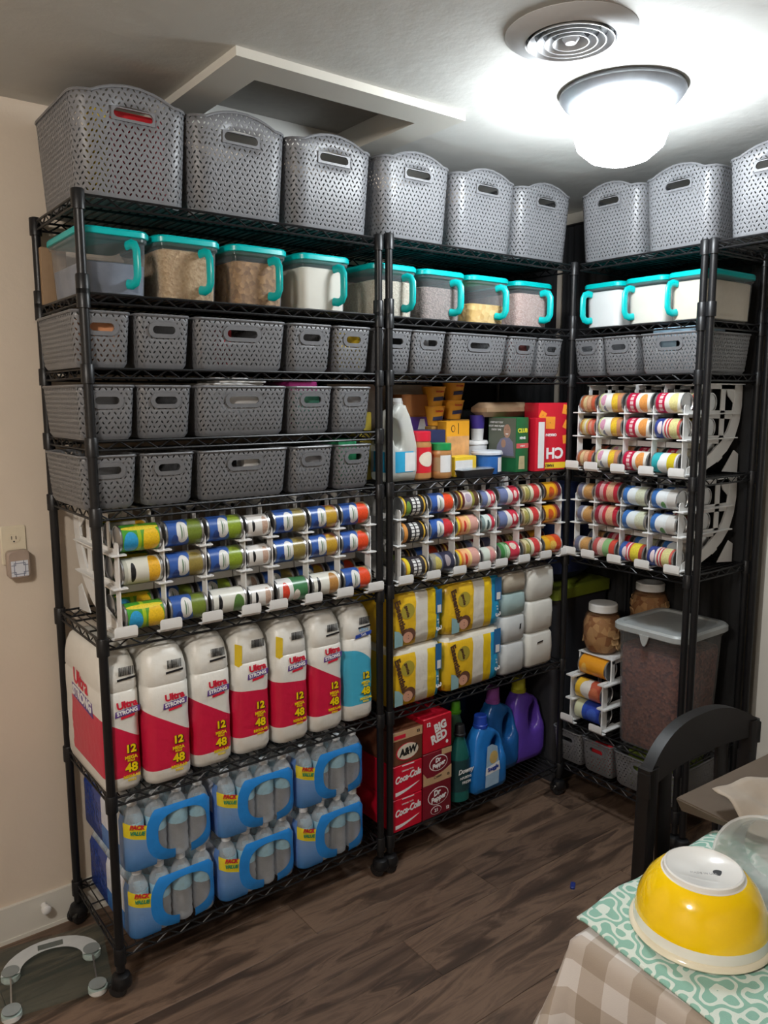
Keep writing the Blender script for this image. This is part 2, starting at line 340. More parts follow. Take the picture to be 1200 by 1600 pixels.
# ------------------------------------------------------------------ wire shelving
XB, XC = .956, 1.857; WA, WB, DP, LC = .914, .901, .394, .544
ZA = [2.138, 1.904, 1.720, 1.536, 1.356, 1.010, .570, .119]
ZB = [2.146, 1.902, 1.722, 1.359, 1.014, .570, .115]
ZCs = [2.146, 1.902, 1.724, 1.360, 1.018, .318, .135]
TOP = .014       # shelf surface above its mid height
def shelf_mesh(W_, D_):
    g = G()
    for z in (-.012, .011):
        for a, b in (((0, 0, z), (W_, 0, z)), ((0, D_, z), (W_, D_, z)), ((0, 0, z), (0, D_, z)), ((W_, 0, z), (W_, D_, z))): g.rod(a, b, .0034, 6)
    def zig(p, q, n):
        for k in range(n):
            za, zb = (-.012, .011) if k % 2 else (.011, -.012)
            g.rod([p[i]+(q[i]-p[i])*k/n for i in (0, 1)] + [za], [p[i]+(q[i]-p[i])*(k+1)/n for i in (0, 1)] + [zb], .0024)
    nx = int(W_/.034); ny = int(D_/.034)
    zig((0, 0), (W_, 0), nx); zig((0, D_), (W_, D_), nx); zig((0, 0), (0, D_), ny); zig((W_, 0), (W_, D_), ny)
    k = 1; n = int(W_/.0245)
    for k in range(1, n): g.rod((W_*k/n, 0, .012), (W_*k/n, D_, .012), .002)
    for y in (D_/3, 2*D_/3): g.rod((0, y, .008), (W_, y, .008), .003)
    return g.mesh('shelf', BLACK)
def caster_g():
    g = G().lathe([(.0, .062), (.012, .064), (.024, .058), (.029, .045), (.030, .03), (.027, .026), (0, .028)], 16)
    return g.mesh('caster', BLACK, .7)
CAST = caster_g(); WHEEL = G().lathe([(0, -.008), (.022, -.008), (.0255, -.005), (.0255, .005), (.022, .008), (0, .008)], 18, axis='x').mesh('wheel', M('caster_rubber', (.012, .012, .013), .25), .6)
SLEEVE = G().lathe([(.012, -.026), (.0168, -.026), (.0168, .02), (.0155, .022), (.012, .022)], 14).mesh('sleeve', BLACK, .6)
def post(unit, x, y, ztop, levels):
    p = obj('post', G().lathe([(.0123, .07), (.0123, ztop+.012), (.0145, ztop+.013), (.0145, ztop+.02), (.010, ztop+.024), (0, ztop+.024)], 14).mesh('post', BLACK, .7), unit, (x, y, 0))
    c = obj('caster', CAST, unit, (x, y, .0)); c.rotation_euler.z = random.uniform(0, 3)
    for s in (-.013, .013): obj('wheel', WHEEL, c, (s, .006, .0255))
    for z in levels: obj('sleeve', SLEEVE, p, (0, 0, z))
    return p
def unit(name, label, loc, rz, W_, levels, posts=((0, 0), (1, 0), (0, 1), (1, 1))):
    u = thing(name, label, 'shelving unit', loc, rz); sm = shelf_mesh(W_, DP)
    for z in levels: obj('shelf', sm, u, (0, 0, z))
    for a, b in posts: post(u, a*W_, b*DP, levels[0], levels + [levels[0]-.20])
    return u
unit('wire_shelving_unit', 'tall black wire shelving unit with eight shelves at the left', (0, 0, 0), 0, WA, ZA)
unit('wire_shelving_unit', 'black wire shelving unit in the middle holding food and soda', (XB, 0, 0), 0, WB, ZB)
unit('wire_shelving_unit', 'short black wire shelving unit along the right wall beyond the corner', (XC, -.032, 0), -pi/2, LC-.032, ZCs, ((1, 0), (0, 1), (1, 1)))
unit('wire_shelving_unit', 'black wire shelf bridging the doorway at the right edge', (XC, -LC-.032, 0), -pi/2, .61, [2.146])
g = G(); fold = [(.405+.006*sin(k*1.9)+.003*sin(k*.7), -.395+.94*k/76) for k in range(77)]  # black sheet and rod added to make the background here dark
g.loft([[(XC+a, -b, z) for a, b in fold] + [(XC+a+.003, -b, z) for a, b in fold[::-1]] for z in (.06, 1.2, 2.41)]); cu_ = thing('dark_backing', 'black sheet added at the wall behind the right-hand shelves', 'backing', (0, 0, 0)); obj('cloth', g.mesh('cloth', M('black_backing', (.012, .012, .013), .85, 0, .2), 1.2), cu_); obj('rod', G().rod((XC+.407, .40, 2.415), (XC+.407, -.55, 2.415), .006, 8).mesh('rod', BLACK, 1), cu_)
g = G(); fold = [(1.50+.74*k/50, .412+.004*sin(k*1.7)+.003*sin(k*.6)) for k in range(51)]  # second added sheet and rod, darkening the corner behind the middle unit
g.loft([[(a, b, z) for a, b in fold] + [(a, b+.003, z) for a, b in fold[::-1]] for z in (.13, 1.2, 2.41)]); cu_ = thing('dark_backing', 'black sheet added in the corner behind the middle shelves', 'backing', (0, 0, 0)); obj('cloth', g.mesh('cloth', MC['black_backing'], 1.2), cu_); obj('rod', G().rod((1.49, .413, 2.415), (2.25, .413, 2.415), .006, 8).mesh('rod', BLACK, 1), cu_)
def place(u, s, y): return ((XC+y, -s, 0), -pi/2) if u == 'C' else ((s, y, 0), 0.)
def at(u, s, y, z):
    (a, b, _), r_ = place(u, s, y); return (a, b, z), r_
# ------------------------------------------------------------------ baskets
def basket(wt, wb, dt, db, h, sw, sh, sz, r, wmat, pmat, arch=0., backslot=False):
    "returns {part: mesh}: body with an open hand slot, rim, slot frame"
    a = wt/2 - r; s = sw/2
    cols = sorted(set([-a, -a*.7-s*.3, -a*.35-s*.65, -s, -s/3, s/3, s, a*.35+s*.65, a*.7+s*.3, a]))
    rows = [0, .012, sz-sh/2-.02, sz-sh/2, sz+sh/2, (sz+sh/2+h)/2, h]
    def ring(z):
        t = z/h; W_ = wb+(wt-wb)*t; D_ = db+(dt-db)*t; y0 = (dt-D_)/2; x = W_/2; out = []
        if z == 0: x -= .006; y0 += .006; D_ -= .012
        k = (x-r)/a
        def hz(px): return z + (arch*(1-(px/a)**2)*max(0, (t-.6)/.4) if arch else 0)
        for c in cols: out.append((c*k if abs(abs(c)-s) > 1e-6 and abs(c) > s else (c if abs(c) <= s else c*k), y0, hz(c)))
        for q in range(1, 4): b = -pi/2+pi/2*q/4; out.append((x-r+r*cos(b), y0+r+r*sin(b), z))
        out += [(x, y0+r, z), (x, y0+D_/2, z), (x, y0+D_-r, z)]
        for q in range(1, 4): b = pi/2*q/4; out.append((x-r+r*cos(b), y0+D_-r+r*sin(b), z))
        for c in cols[::-1]: out.append((c*k if abs(c) > s else c, y0+D_, hz(c)))
        for q in range(1, 4): b = pi/2+pi/2*q/4; out.append((-x+r+r*cos(b), y0+D_-r+r*sin(b), z))
        out += [(-x, y0+D_-r, z), (-x, y0+D_/2, z), (-x, y0+r, z)]
        for q in range(1, 4): b = pi+pi/2*q/4; out.append((-x+r+r*cos(b), y0+r+r*sin(b), z))
        return out
    R_ = [ring(z) for z in rows]; n = len(R_[0]); g = G(); bs = [g.pts(x) for x in R_]
    per = [0.]
    for i in range(n):
        p, q = R_[-1][i], R_[-1][(i+1) % n]; per.append(per[-1]+math.hypot(p[0]-q[0], p[1]-q[1]))
    i0, i1 = cols.index(-s), cols.index(s); j0 = len(cols)+9+(len(cols)-1-i1); j1 = len(cols)+9+(len(cols)-1-i0)
    for k in range(len(rows)-1):
        for i in range(n):
            if k == 3 and (i0 <= i < i1 or (backslot and j0 <= i < j1)): continue
            j = (i+1) % n
            if k == len(rows)-2 and False: uv = None
            uv = ((per[i], R_[k][i][2]), (per[i+1], R_[k][j][2]), (per[i+1], R_[k+1][j][2]), (per[i], R_[k+1][i][2]))
            g.face((bs[k]+i, bs[k]+j, bs[k+1]+j, bs[k+1]+i), 1 if k in (0,) else 0, uv)
    g.face([bs[0]+i for i in range(n)][::-1], 1, [(0, 0)]*n)
    body = g.mesh('body', [wmat, pmat], .6)
    rim = G().tube(R_[-1], .0038, 6, closed=True).mesh('rim', pmat, 1)
    # stadium frame round the hand slot, following the slope of the front
    def stad(hw, hh, m=10):
        o = []
        for c, b0 in ((hw-hh, -pi/2), (-(hw-hh), pi/2)):
            for q in range(m+1): b = b0+pi*q/m; o.append((c+hh*cos(b), hh*sin(b)))
        return o
    fr = G(); sl = ((dt-db)/2)/h; az = 0
    So, Si = stad(sw/2+.010, sh/2+.009), stad(sw/2-.002, sh/2-.002)
    if arch: So = [(x*min((s+.004)/max(abs(x), 1e-6), (sh/2+.004)/max(abs(z_), 1e-6)), z_*min((s+.004)/max(abs(x), 1e-6), (sh/2+.004)/max(abs(z_), 1e-6))) for x, z_ in Si]
    def P(p, y): zz = sz + p[1] + (arch*(1-(p[0]/a)**2)*max(0, ((sz/h)-.6)/.4) if arch else 0); return (p[0], (dt-db)/2*(1-(sz+p[1])/h) + y, zz)
    m = len(So); b = fr.pts([P(p, -.003) for p in So] + [P(p, -.003) for p in Si] + [P(p, .003) for p in So] + [P(p, .003) for p in Si])
    for i in range(m):
        j = (i+1) % m
        for q in ((i, j, m+j, m+i), (2*m+i, 3*m+i, 3*m+j, 2*m+j), (i, 2*m+i, 2*m+j, j), (m+i, m+j, 3*m+j, 3*m+i)): fr.face([b+z for z in q])
    return dict(body=body, rim=rim, handle_slot_frame=fr.mesh('handle_slot_frame', pmat, .6))
def put(meshes, name, label, cat, u, s, y, z, group, solid=True, rz=0.):
    loc, r_ = at(u, s, y, z); o = thing(name, label, cat, loc, r_+rz, group)
    for k, me in meshes.items():
        c = obj(k, me, o)
        if k == 'body' and solid:
            md = c.modifiers.new('thickness', 'SOLIDIFY'); md.thickness = .0022; md.offset = -1
    return o
BIG = basket(.300, .278, .365, .335, .246, .105, .026, .196, .045, BIGW, BIGP, .027, True)
NAR = basket(.146, .132, .33, .30, .138, .066, .024, .101, .016, GREYW, GREYP)
SLIM = basket(.134, .120, .33, .30, .138, .058, .024, .101, .016, GREYW, GREYP)
WID = basket(.280, .262, .33, .30, .138, .098, .024, .101, .016, GREYW, GREYP)
gb = 'big grey woven-look baskets on the top shelves'
for u, s, txt in (('A', .152, 'big grey basket at the far left of the top shelf, coloured packets in its slot'), ('A', .452, 'big grey basket second from the left on the top shelf'),
                  ('A', .758, 'big grey basket third from the left, right end of the left unit top'), ('B', 1.085, 'big grey basket fourth from the left, first on the middle unit top'),
                  ('B', 1.400, 'big grey basket fifth from the left, centre of the middle unit top'), ('B', 1.706, 'big grey basket on the top shelf just left of the corner'),
                  ('C', .140, 'big grey basket on the top shelf just right of the corner'), ('C', .424, 'big grey basket on top of the right-hand unit, second from the corner'),
                  ('C', .745, 'big grey basket cut off by the right edge of the picture')):
    zt = {'A': ZA[0], 'B': ZB[0], 'C': ZCs[0]}[u]
    o = put(BIG, 'storage_basket', txt, 'basket', u, s, .008, zt+TOP, gb)
    if s in (.140, .424): o.scale.x = .925
g = G().box(-.05, .0, -.012, .012, 0, .045).box(0.002, .05, -.01, .01, 0, .04)
def carton(name, label, cat, w_, d_, h_, mats, loc, rz=0., group=None, r=.002):
    o = thing(name, label, cat, loc, rz, group)
    me = G().loft([rrect(w_-2*r, d_-2*r, r, 0, r, 2), rrect(w_, d_, r, r, 0, 2), rrect(w_, d_, r, h_-r, 0, 2), rrect(w_-2*r, d_-2*r, r, h_, r, 2)]).mesh('carton', mats, .5)
    obj('carton', me, o); return o
ORANGE = M('orange_card', (.70, .22, .03), .5); REDC = M('red_card', (.60, .02, .03), .45); YELC = M('yellow_card', (.80, .55, .03), .5); PAPER = M('white_paper', (.72, .72, .72), .6); GREENC = M('green_card', (.03, .28, .12), .5)
NAVY = M('navy_card', (.02, .03, .10), .5); BROWNC = M('brown_card', (.28, .18, .10), .7)
carton('snack_box', 'red and yellow packet inside the far left big basket', 'packet', .14, .05, .22, REDC, (.175, .045, ZA[0]+TOP+.004)); carton('snack_box', 'yellow packet beside the red one in the far left big basket', 'packet', .045, .05, .224, YELC, (.075, .045, ZA[0]+TOP+.004))
rows = {'A': ('left unit', ((2, 'upper'), (3, 'middle'), (4, 'lower')))}
spotsA = ((NAR, .046, 'narrow grey basket behind the corner post'), (NAR, .207, 'narrow grey basket, second from the left'), (WID, .436, 'wide grey basket'), (NAR, .668, 'narrow grey basket right of the wide one'), (SLIM, .822, 'slim grey basket at the right end'))
for lv, nm in ((2, 'upper'), (3, 'middle'), (4, 'lower')):
    for me, s, txt in spotsA:
        put(me, 'storage_basket', f'{txt}, {nm} basket row of the left unit', 'basket', 'A', s+random.uniform(-.002, .002), .004, ZA[lv]+TOP, 'small grey baskets on the left unit')
for me, s, txt in ((NAR, .988, 'narrow grey basket half behind the paired posts, middle unit'), (NAR, 1.136, 'narrow grey basket left of the wide one, middle unit'), (WID, 1.367, 'wide grey basket in the row below the canisters, middle unit'), (NAR, 1.594, 'narrow grey basket right of the wide one, middle unit'), (SLIM, 1.748, 'slim grey basket at the corner end, middle unit')):
    put(me, 'storage_basket', txt, 'basket', 'B', s, .004, ZB[2]+TOP, 'small grey baskets on the middle unit')
for me, s, txt in ((SLIM, .070, 'slim grey basket nearest the corner, right-hand unit'), (NAR, .213, 'narrow grey basket in the middle, right-hand unit'), (WID, .424, 'wide grey basket under the cream canisters, right-hand unit')):
    o = put(me, 'storage_basket', txt, 'basket', 'C', s, .004, ZCs[2]+TOP, 'small grey baskets on the right-hand unit')
    if me is WID: o.scale.x = .86
for me, s, txt in ((NAR, .030, 'dark grey basket on the bottom shelf beside the corner post'), (NAR, .180, 'grey basket on the bottom shelf under the small can rack'), (WID, .400, 'wide grey basket on the bottom shelf behind the chair')):
    put(me, 'storage_basket', txt, 'basket', 'C', s, .004, ZCs[6]+TOP, 'grey baskets on the bottom right shelf')
def inbasket(name, label, cat, u, s, y, z, w_, d_, h_, mat, rz=0.):
    loc, r_ = at(u, s, y, z); return carton(name, label, cat, w_, d_, h_, mat, loc, r_+rz)
zb = ZA[2]+TOP+.004
inbasket('snack_box', 'orange snack box showing in the slot behind the corner post', 'snack box', 'A', .046, .03, zb, .105, .10, .118, M('peach_box', (.75, .33, .16), .5))
inbasket('snack_box', 'red and yellow packet in the slim upper basket at the right end', 'snack box', 'A', .822, .03, zb, .09, .06, .118, YELC); inbasket('snack_packet', 'red packet in the slot of the upper wide basket', 'packet', 'A', .400, .03, zb, .03, .06, .115, REDC)
zb = ZA[3]+TOP+.004
inbasket('paper_packet', 'white packet filling the slot of the middle wide basket', 'packet', 'A', .436, .03, zb, .13, .05, .122, PAPER)
inbasket('tea_box', 'green box in the slot of the middle narrow basket', 'box', 'A', .668, .03, zb, .08, .06, .118, M('mint_box', (.10, .38, .28), .5)); inbasket('snack_bag', 'pale bag in the slim middle basket at the right end', 'bag', 'A', .822, .03, zb, .08, .06, .12, M('pale_bag', (.5, .5, .52), .4))
for k, (dx, rz, h_) in enumerate(((0, .04, .006), (.012, -.1, .009), (-.02, .15, .005))):
    inbasket('notepad', ('lowest', 'thick middle', 'topmost')[k] + ' white booklet stacked across the middle wide basket', 'booklet', 'A', .43+dx, .02, ZA[3]+TOP+.1425+(0, .0065, .016)[k], .16-.02*k, .20, h_, PAPER, rz)
inbasket('candy_bag', 'purple and red bag on top of the middle narrow basket', 'bag', 'A', .668, .06, ZA[3]+TOP+.004, .10, .2, .152, M('magenta_bag', (.30, .02, .14), .35))
zb = ZA[4]+TOP+.004
inbasket('paper_packet', 'white card showing in the slot of the lower wide basket', 'packet', 'A', .468, .03, zb, .05, .05, .118, PAPER); inbasket('snack_bag', 'clear grey bag in the lower narrow basket', 'bag', 'A', .668, .03, zb, .09, .05, .12, M('silver_bag', (.45, .47, .52), .3))
inbasket('snack_box', 'green-lidded box poking out of the lower slim basket', 'box', 'A', .825, .05, zb, .07, .12, .152, GREENC)
inbasket('label_card', 'white card in the wide basket slot under the cream canisters', 'card', 'C', .450, .03, ZCs[2]+TOP+.004, .035, .03, .118, PAPER); inbasket('tissue_packet', 'pale blue packet on top of the right-hand wide basket', 'packet', 'C', .42, .03, ZCs[2]+TOP+.004, .16, .2, .156, M('pale_blue_pack', (.35, .52, .66), .4))
inbasket('snack_box', 'pink box in the narrow basket slot right of the wide one', 'box', 'B', 1.594, .03, ZB[2]+TOP+.004, .08, .05, .118, M('dull_pink', (.35, .12, .12), .5)); inbasket('snack_bag', 'silver bag in the narrow basket left of the wide one', 'bag', 'B', 1.125, .03, ZB[2]+TOP+.004, .05, .05, .118, MC['silver_bag'])
inbasket('red_packet', 'red packet in the basket slot under the small can rack', 'packet', 'C', .18, .03, ZCs[6]+TOP+.004, .08, .05, .115, REDC)
inbasket('green_packet', 'olive green packet lying in the bottom wide basket', 'packet', 'C', .40, .05, ZCs[6]+TOP+.004, .2, .2, .142, M('olive_pack', (.16, .22, .03), .5))
# ------------------------------------------------------------------ canisters
CW, CDp, CH = .176, .29, .150
def cshell():
    return G().loft([rrect(CW-.03, CDp-.03, .02, 0, .015), rrect(CW-.016, CDp-.016, .026, .004, .008), rrect(CW-.006, CDp-.006, .028, .10, .003), rrect(CW-.004, CDp-.004, .028, CH-.014, .002), rrect(CW+.006, CDp+.006, .03, CH-.010, -.003), rrect(CW+.006, CDp+.006, .03, CH, -.003)], True, False).mesh('body', CLEAR, .7)
def clid():
    return G().loft([rrect(CW+.010, CDp+.010, .03, CH-.002, -.005), rrect(CW+.016, CDp+.016, .034, CH, -.008), rrect(CW+.016, CDp+.016, .034, CH+.012, -.008), rrect(CW+.008, CDp+.008, .032, CH+.017, -.004), rrect(CW-.012, CDp-.012, .028, CH+.017, .006), rrect(CW-.016, CDp-.016, .028, CH+.013, .008)]).mesh('lid', TEAL, .6)
def chandle(sx):
    x = sx*(.030 if sx > 0 else .05); pth = [(x, .004, .128), (x+sx*.006, -.012, .131), (x+sx*.010, -.026, .126), (x+sx*.012, -.033, .112), (x+sx*.012, -.034, .08), (x+sx*.012, -.033, .048), (x+sx*.010, -.026, .034), (x+sx*.006, -.012, .029), (x, .006, .032)]
    return G().tube(pth, .0125, 10, flat=.55, up=(sx, -.2, 0)).mesh('handle', TEAL, 1)
SHELL, LID, HR, HL = cshell(), clid(), chandle(1), chandle(-1)
CONT = {}
def contents(h, mat):
    return G().loft([rrect(CW-.034, CDp-.034, .02, .003, .017), rrect(CW-.020, CDp-.020, .024, .007, .010), rrect(CW-.012, CDp-.012, .026, h-.004, .006), rrect(CW-.03, CDp-.03, .02, h, .015)]).mesh('contents', mat, .6)
OATS = grains('oats', (.42, .26, .12), (.62, .43, .24)); CEREAL = grains('cereal', (.22, .11, .04), (.48, .27, .11), 90); FLOUR = M('flour', (.80, .76, .66), .9, 0, .06, 20); RICE = grains('rice', (.55, .47, .36), (.72, .65, .52), 240)
LENTIL = grains('lentils', (.20, .16, .14), (.34, .27, .24), 200); CHIPS = grains('chips', (.62, .36, .07), (.85, .60, .22), 60); PINKG = grains('pink_grain', (.45, .30, .26), (.60, .45, .40), 200); SUGAR = M('sugar', (.86, .86, .84), .9, 0, .05, 20); CREAMG = M('cream_meal', (.80, .70, .54), .9, 0, .08, 60); WRAP = M('blue_wrappers', (.20, .23, .30), .4, 0, .5, 25)
gc = 'clear canisters with teal lids'
for u, s, h, mt, txt in (('A', .098, .085, WRAP, 'teal-lidded canister at the far left, mostly grey and see-through'), ('A', .300, .135, OATS, 'teal-lidded canister of tan oats, second from the left'), ('A', .515, .125, CEREAL, 'teal-lidded canister of brown cereal, third from the left'), ('A', .740, .130, FLOUR, 'teal-lidded canister of white flour before the paired posts'),
                         ('B', 1.012, .118, RICE, 'teal-lidded canister of pale grain right behind the paired posts'), ('B', 1.222, .112, LENTIL, 'teal-lidded canister of grey-brown lentils, middle unit'), ('B', 1.442, .072, CHIPS, 'teal-lidded canister half full of golden chips'), ('B', 1.680, .126, PINKG, 'teal-lidded canister of pinkish grain next to the corner'),
                         ('C', .106, .138, SUGAR, 'teal-lidded canister of white sugar right of the corner post'), ('C', .294, .136, FLOUR, 'teal-lidded canister of cream flour in the middle, right-hand unit'), ('C', .470, .136, CREAMG, 'teal-lidded canister of tan meal beside the right paired posts')):
    z = {'A': ZA[1], 'B': ZB[1], 'C': ZCs[1]}[u]+TOP; loc, r_ = at(u, s, .034, z)
    o = thing('food_canister', txt, 'canister', loc, r_, gc)
    obj('body', SHELL, o); obj('lid', LID, o); obj('handle', HL if u == 'C' else HR, o)
    key = (round(h, 3), mt.name)
    if key not in CONT: CONT[key] = contents(h, mt)
    obj('contents', CONT[key], o)
    if u == 'C': o.scale.x = .93
    elif s > 1.2: o.scale.x = 1.08
carton('cardboard_sheet', 'brown cardboard standing at the wall behind the left canister', 'cardboard', .07, .02, .16, BROWNC, (.035, .36, ZA[1]+TOP))
# ------------------------------------------------------------------ can racks
def divider_mesh():
    g = G(); T = .0016
    arc = [(.300, .325), (.302, .25), (.293, .19), (.270, .13), (.232, .085), (.175, .045), (.11, .018), (.03, .004)]
    inn = [(.258, .325), (.258, .25), (.250, .205), (.230, .16), (.198, .122), (.150, .085), (.095, .055), (.03, .034)]
    g.band(arc, inn, -T*2.2, T*2.2)
    g.prism([(0, .0), (.03, .0), (.03, .245), (.022, .255), (.006, .255), (0, .248)], -T, T)        # front bar
    g.prism([(.05, .225), (.065, .225), (.065, .325), (.05, .325)], -T, T)
    for z in (.222, .132): g.prism([(.03, z-.010), (.272 if z > .2 else .25, z-.022), (.272 if z > .2 else .25, z+.010), (.03, z+.014)], -T, T)
    for y0, y1 in ((.100, .128), (.186, .210)): g.prism([(y0, .045), (y1, .06), (y1, .325), (y0, .325)], -T, T)
    g.prism([(.205, .325), (.275, .325), (.275, .23), (.262, .255), (.225, .285)], -T, T)
    g.prism([(.05, .31), (.30, .31), (.30, .327), (.05, .327)], -T, T)
    g.prism([(.215, .01), (.30, .0), (.30, .07), (.275, .085)], -T, T)                              # rear foot
    g.prism([(.03, .0), (.12, .0), (.12, .016), (.03, .016)], -T, T)
    for z in (.222, .132): g.box(-.020, .020, -.006, .265, z-.001, z+.003)                          # can ledges
    g.box(-.017, .017, 0, .10, .008, .0125); g.box(-.02, .02, .06, .29, .326, .329)
    g.v = [(x, y if y < .031 else y*1.24, z) for x, y, z in g.v]
    return g.mesh('divider', WHITEPL)
def lip_mesh():
    pr = [(-.002, .0), (-.022, .002), (-.03, .010), (-.032, .024), (-.031, .038), (-.0285, .038), (-.0285, .024), (-.027, .012), (-.02, .0055), (-.002, .004)]
    g = G(); xs = [(-.031, .86), (-.028, .97), (-.024, 1), (.024, 1), (.028, .97), (.031, .86)]
    return g.loft([[(x, y, z*k) for y, z in pr] for x, k in xs]).mesh('front_lip', WHITEPL, .5)
DIV, LIP = divider_mesh(), lip_mesh(); BARM = {}
def rack(label, u, z, xs, y=0.):
    loc, r_ = at(u, 0, y, z); o = thing('can_rack', label, 'can rack', loc, r_)
    for i, x in enumerate(xs):
        obj('divider', DIV, o, (x, 0, 0)); obj('front_lip', LIP, o, (x, 0, 0))
    for a, b in zip(xs[:-1], xs[1:]):
        obj('crossbar', G().box(a+.002, b-.002, .085, .092, .10, .120).mesh('crossbar', WHITEPL), o)
        obj('crossbar', G().box(a+.002, b-.002, .16, .166, .322, .328).mesh('crossbar', WHITEPL), o)
    return o
XA_ = [.0535, .178, .300, .423, .5135, .6375, .7555, .8775]; XB_ = [1.0037, 1.1262, 1.249, 1.372, 1.4595, 1.582, 1.705, 1.8235]; XC_ = [.043, .1325, .2545, .3755, .4965]
rack('white plastic can rack with seven columns on the left unit', 'A', ZA[5]+TOP, XA_); rack('white plastic can rack with seven columns on the middle unit', 'B', ZB[4]+TOP, XB_)
rack('upper white can rack of two on the right-hand unit', 'C', ZCs[3]+TOP, XC_); rack('lower white can rack of two on the right-hand unit', 'C', ZCs[4]+TOP, XC_)
CANM = {}
def canmeshes(L_, r, mat):
    kb = (round(L_, 3), round(r, 3))
    if kb not in CANM:
        h = L_/2
        CANM[kb] = G().lathe([(0, -h+.003), (r-.004, -h+.003), (r-.003, -h), (r, -h), (r, -h+.004), (r-.0012, -h+.005), (r-.0012, h-.005), (r, h-.004), (r, h), (r-.003, h), (r-.004, h-.003), (0, h-.003)], 24, axis='x').mesh('tin', STEEL, .5)
    kl = kb + (mat.name,)
    if kl not in CANM:
        g = G(); n = 24; h = L_/2-.006; rr = r-.0004; b = g.pts([(x, -rr*cos(2*pi*k/n), rr*sin(2*pi*k/n)) for x in (-h, h) for k in range(n)])
        for k in range(n):
            j = (k+1) % n; v0, v1 = (k/n+.25) % 1, (k/n+.25) % 1 + 1/n
            g.face((b+k, b+n+k, b+n+j, b+j), 0, ((0, v0), (1, v0), (1, v1), (0, v1)))
        CANM[kl] = g.mesh('label', mat, 2)
    return CANM[kb], CANM[kl]
def can(u, s, y, z, L_, r, mat, label, group, roll=None):
    loc, r_ = at(u, s, y, z); tin, lab = canmeshes(L_, r, mat)
    o = obj('food_can', tin, None, loc, (random.uniform(-.18, .1) if roll is None else roll, 0, r_)); o.rotation_mode = 'XYZ'
    tag(o, label, 'can', group); obj('label', lab, o); return o
wh, bl, bk = (.72, .72, .70), (.035, .10, .36), (.012, .012, .014)
def gv(n, food, dark=(.25, .22, .12)): return canmat(n, [(.30, bl), (.62, (.05, .12, .38)), (1, dark)], [(.42, .52, .17, .30, wh), (.20, .30, .10, .16, (.03, .06, .22)), (.40, .52, .022, .20, (.12, .20, .12)), (.46, .50, .014, .15, (.30, .36, .30)), (.78, .52, .21, .38, food)])
GVBEAN = gv('can_green_bean', (.16, .22, .03), (.10, .13, .04)); GVPEA = gv('can_pea', (.24, .34, .03), (.12, .16, .05)); GVMUSH = gv('can_olive', (.26, .20, .05), (.28, .24, .14)); GVCORN = gv('can_corn', (.50, .30, .03), (.30, .12, .10)); GVTOM = gv('can_tomato', (.75, .07, .02), (.30, .20, .10)); GVRED = gv('can_beet', (.55, .03, .04), (.30, .2, .15))
PINE = canmat('can_pineapple', [(.40, (.06, .30, .03)), (.5, (.35, .50, .02)), (1, (.10, .32, .03))], [(.22, .42, .19, .28, (.03, .32, .62)), (.77, .46, .22, .38, (.82, .50, .02)), (.5, .80, .5, .07, (.80, .62, .05))])
WHY = canmat('can_white_peach', [(.10, (.45, .45, .38)), (1, (.66, .65, .57))], [(.24, .5, .07, .26, bk), (.82, .55, .16, .45, (.78, .42, .03))]); WHG = canmat('can_white_green', [(1, (.68, .68, .62))], [(.22, .5, .06, .26, bk), (.80, .4, .17, .30, (.10, .20, .05))])
WHB = canmat('can_white_small', [(1, (.72, .70, .67))], [(.26, .5, .07, .18, bk), (.82, .5, .14, .30, (.50, .34, .26))]); WHV = canmat('can_white_stew', [(1, (.70, .69, .62))], [(.20, .5, .06, .3, bk), (.78, .5, .18, .40, (.45, .22, .06))]); RO = canmat('can_red_letter_green', [(.5, wh), (1, (.05, .18, .07))], [(.24, .5, .12, .30, (.65, .06, .03)), (.62, .35, .12, .2, (.70, .62, .55))])
BLKY = canmat('can_black_yellow', [(.08, (.7, .45, .03)), (.14, bk), (.86, (.02, .018, .02)), (.93, (.65, .40, .05)), (1, bk)], [(.20, .45, .1, .25, (.16, .30, .05))], ([(.44, .07), (.64, .07)], 9, wh))
BLKO = canmat('can_black_orange', [(.16, (.62, .26, .06)), (.86, (.02, .018, .02)), (.93, (.65, .40, .05)), (1, bk)], [], ([(.40, .07), (.60, .07)], 9, wh))
BLKL = canmat('can_black_lemon', [(.05, (.6, .3, .03)), (.18, (.75, .60, .03)), (.86, (.03, .025, .03)), (.93, (.6, .40, .1)), (1, bk)], [], ([(.42, .07), (.62, .07)], 9, wh))
BRN = canmat('can_brown_white', [(.12, (.10, .03, .02)), (.2, (.65, .48, .08)), (.32, (.12, .02, .02)), (.68, (.70, .62, .60)), (.8, (.30, .30, .05)), (1, (.10, .05, .03))], [(.5, .6, .14, .15, (.40, .32, .40))]); CHEF = canmat('can_orange_pink', [(.10, (.8, .55, .03)), (.2, (.65, .18, .04)), (.52, (.80, .42, .20)), (.62, (.80, .62, .25)), (1, (.62, .33, .28))], [(.36, .5, .06, .2, (.62, .04, .03))]); NAVYC = canmat('can_navy', [(.28, (.30, .28, .20)), (.45, (.12, .15, .25)), (1, (.03, .03, .06))], [(.25, .5, .14, .28, (.55, .46, .12)), (.7, .6, .12, .2, (.35, .30, .32))])
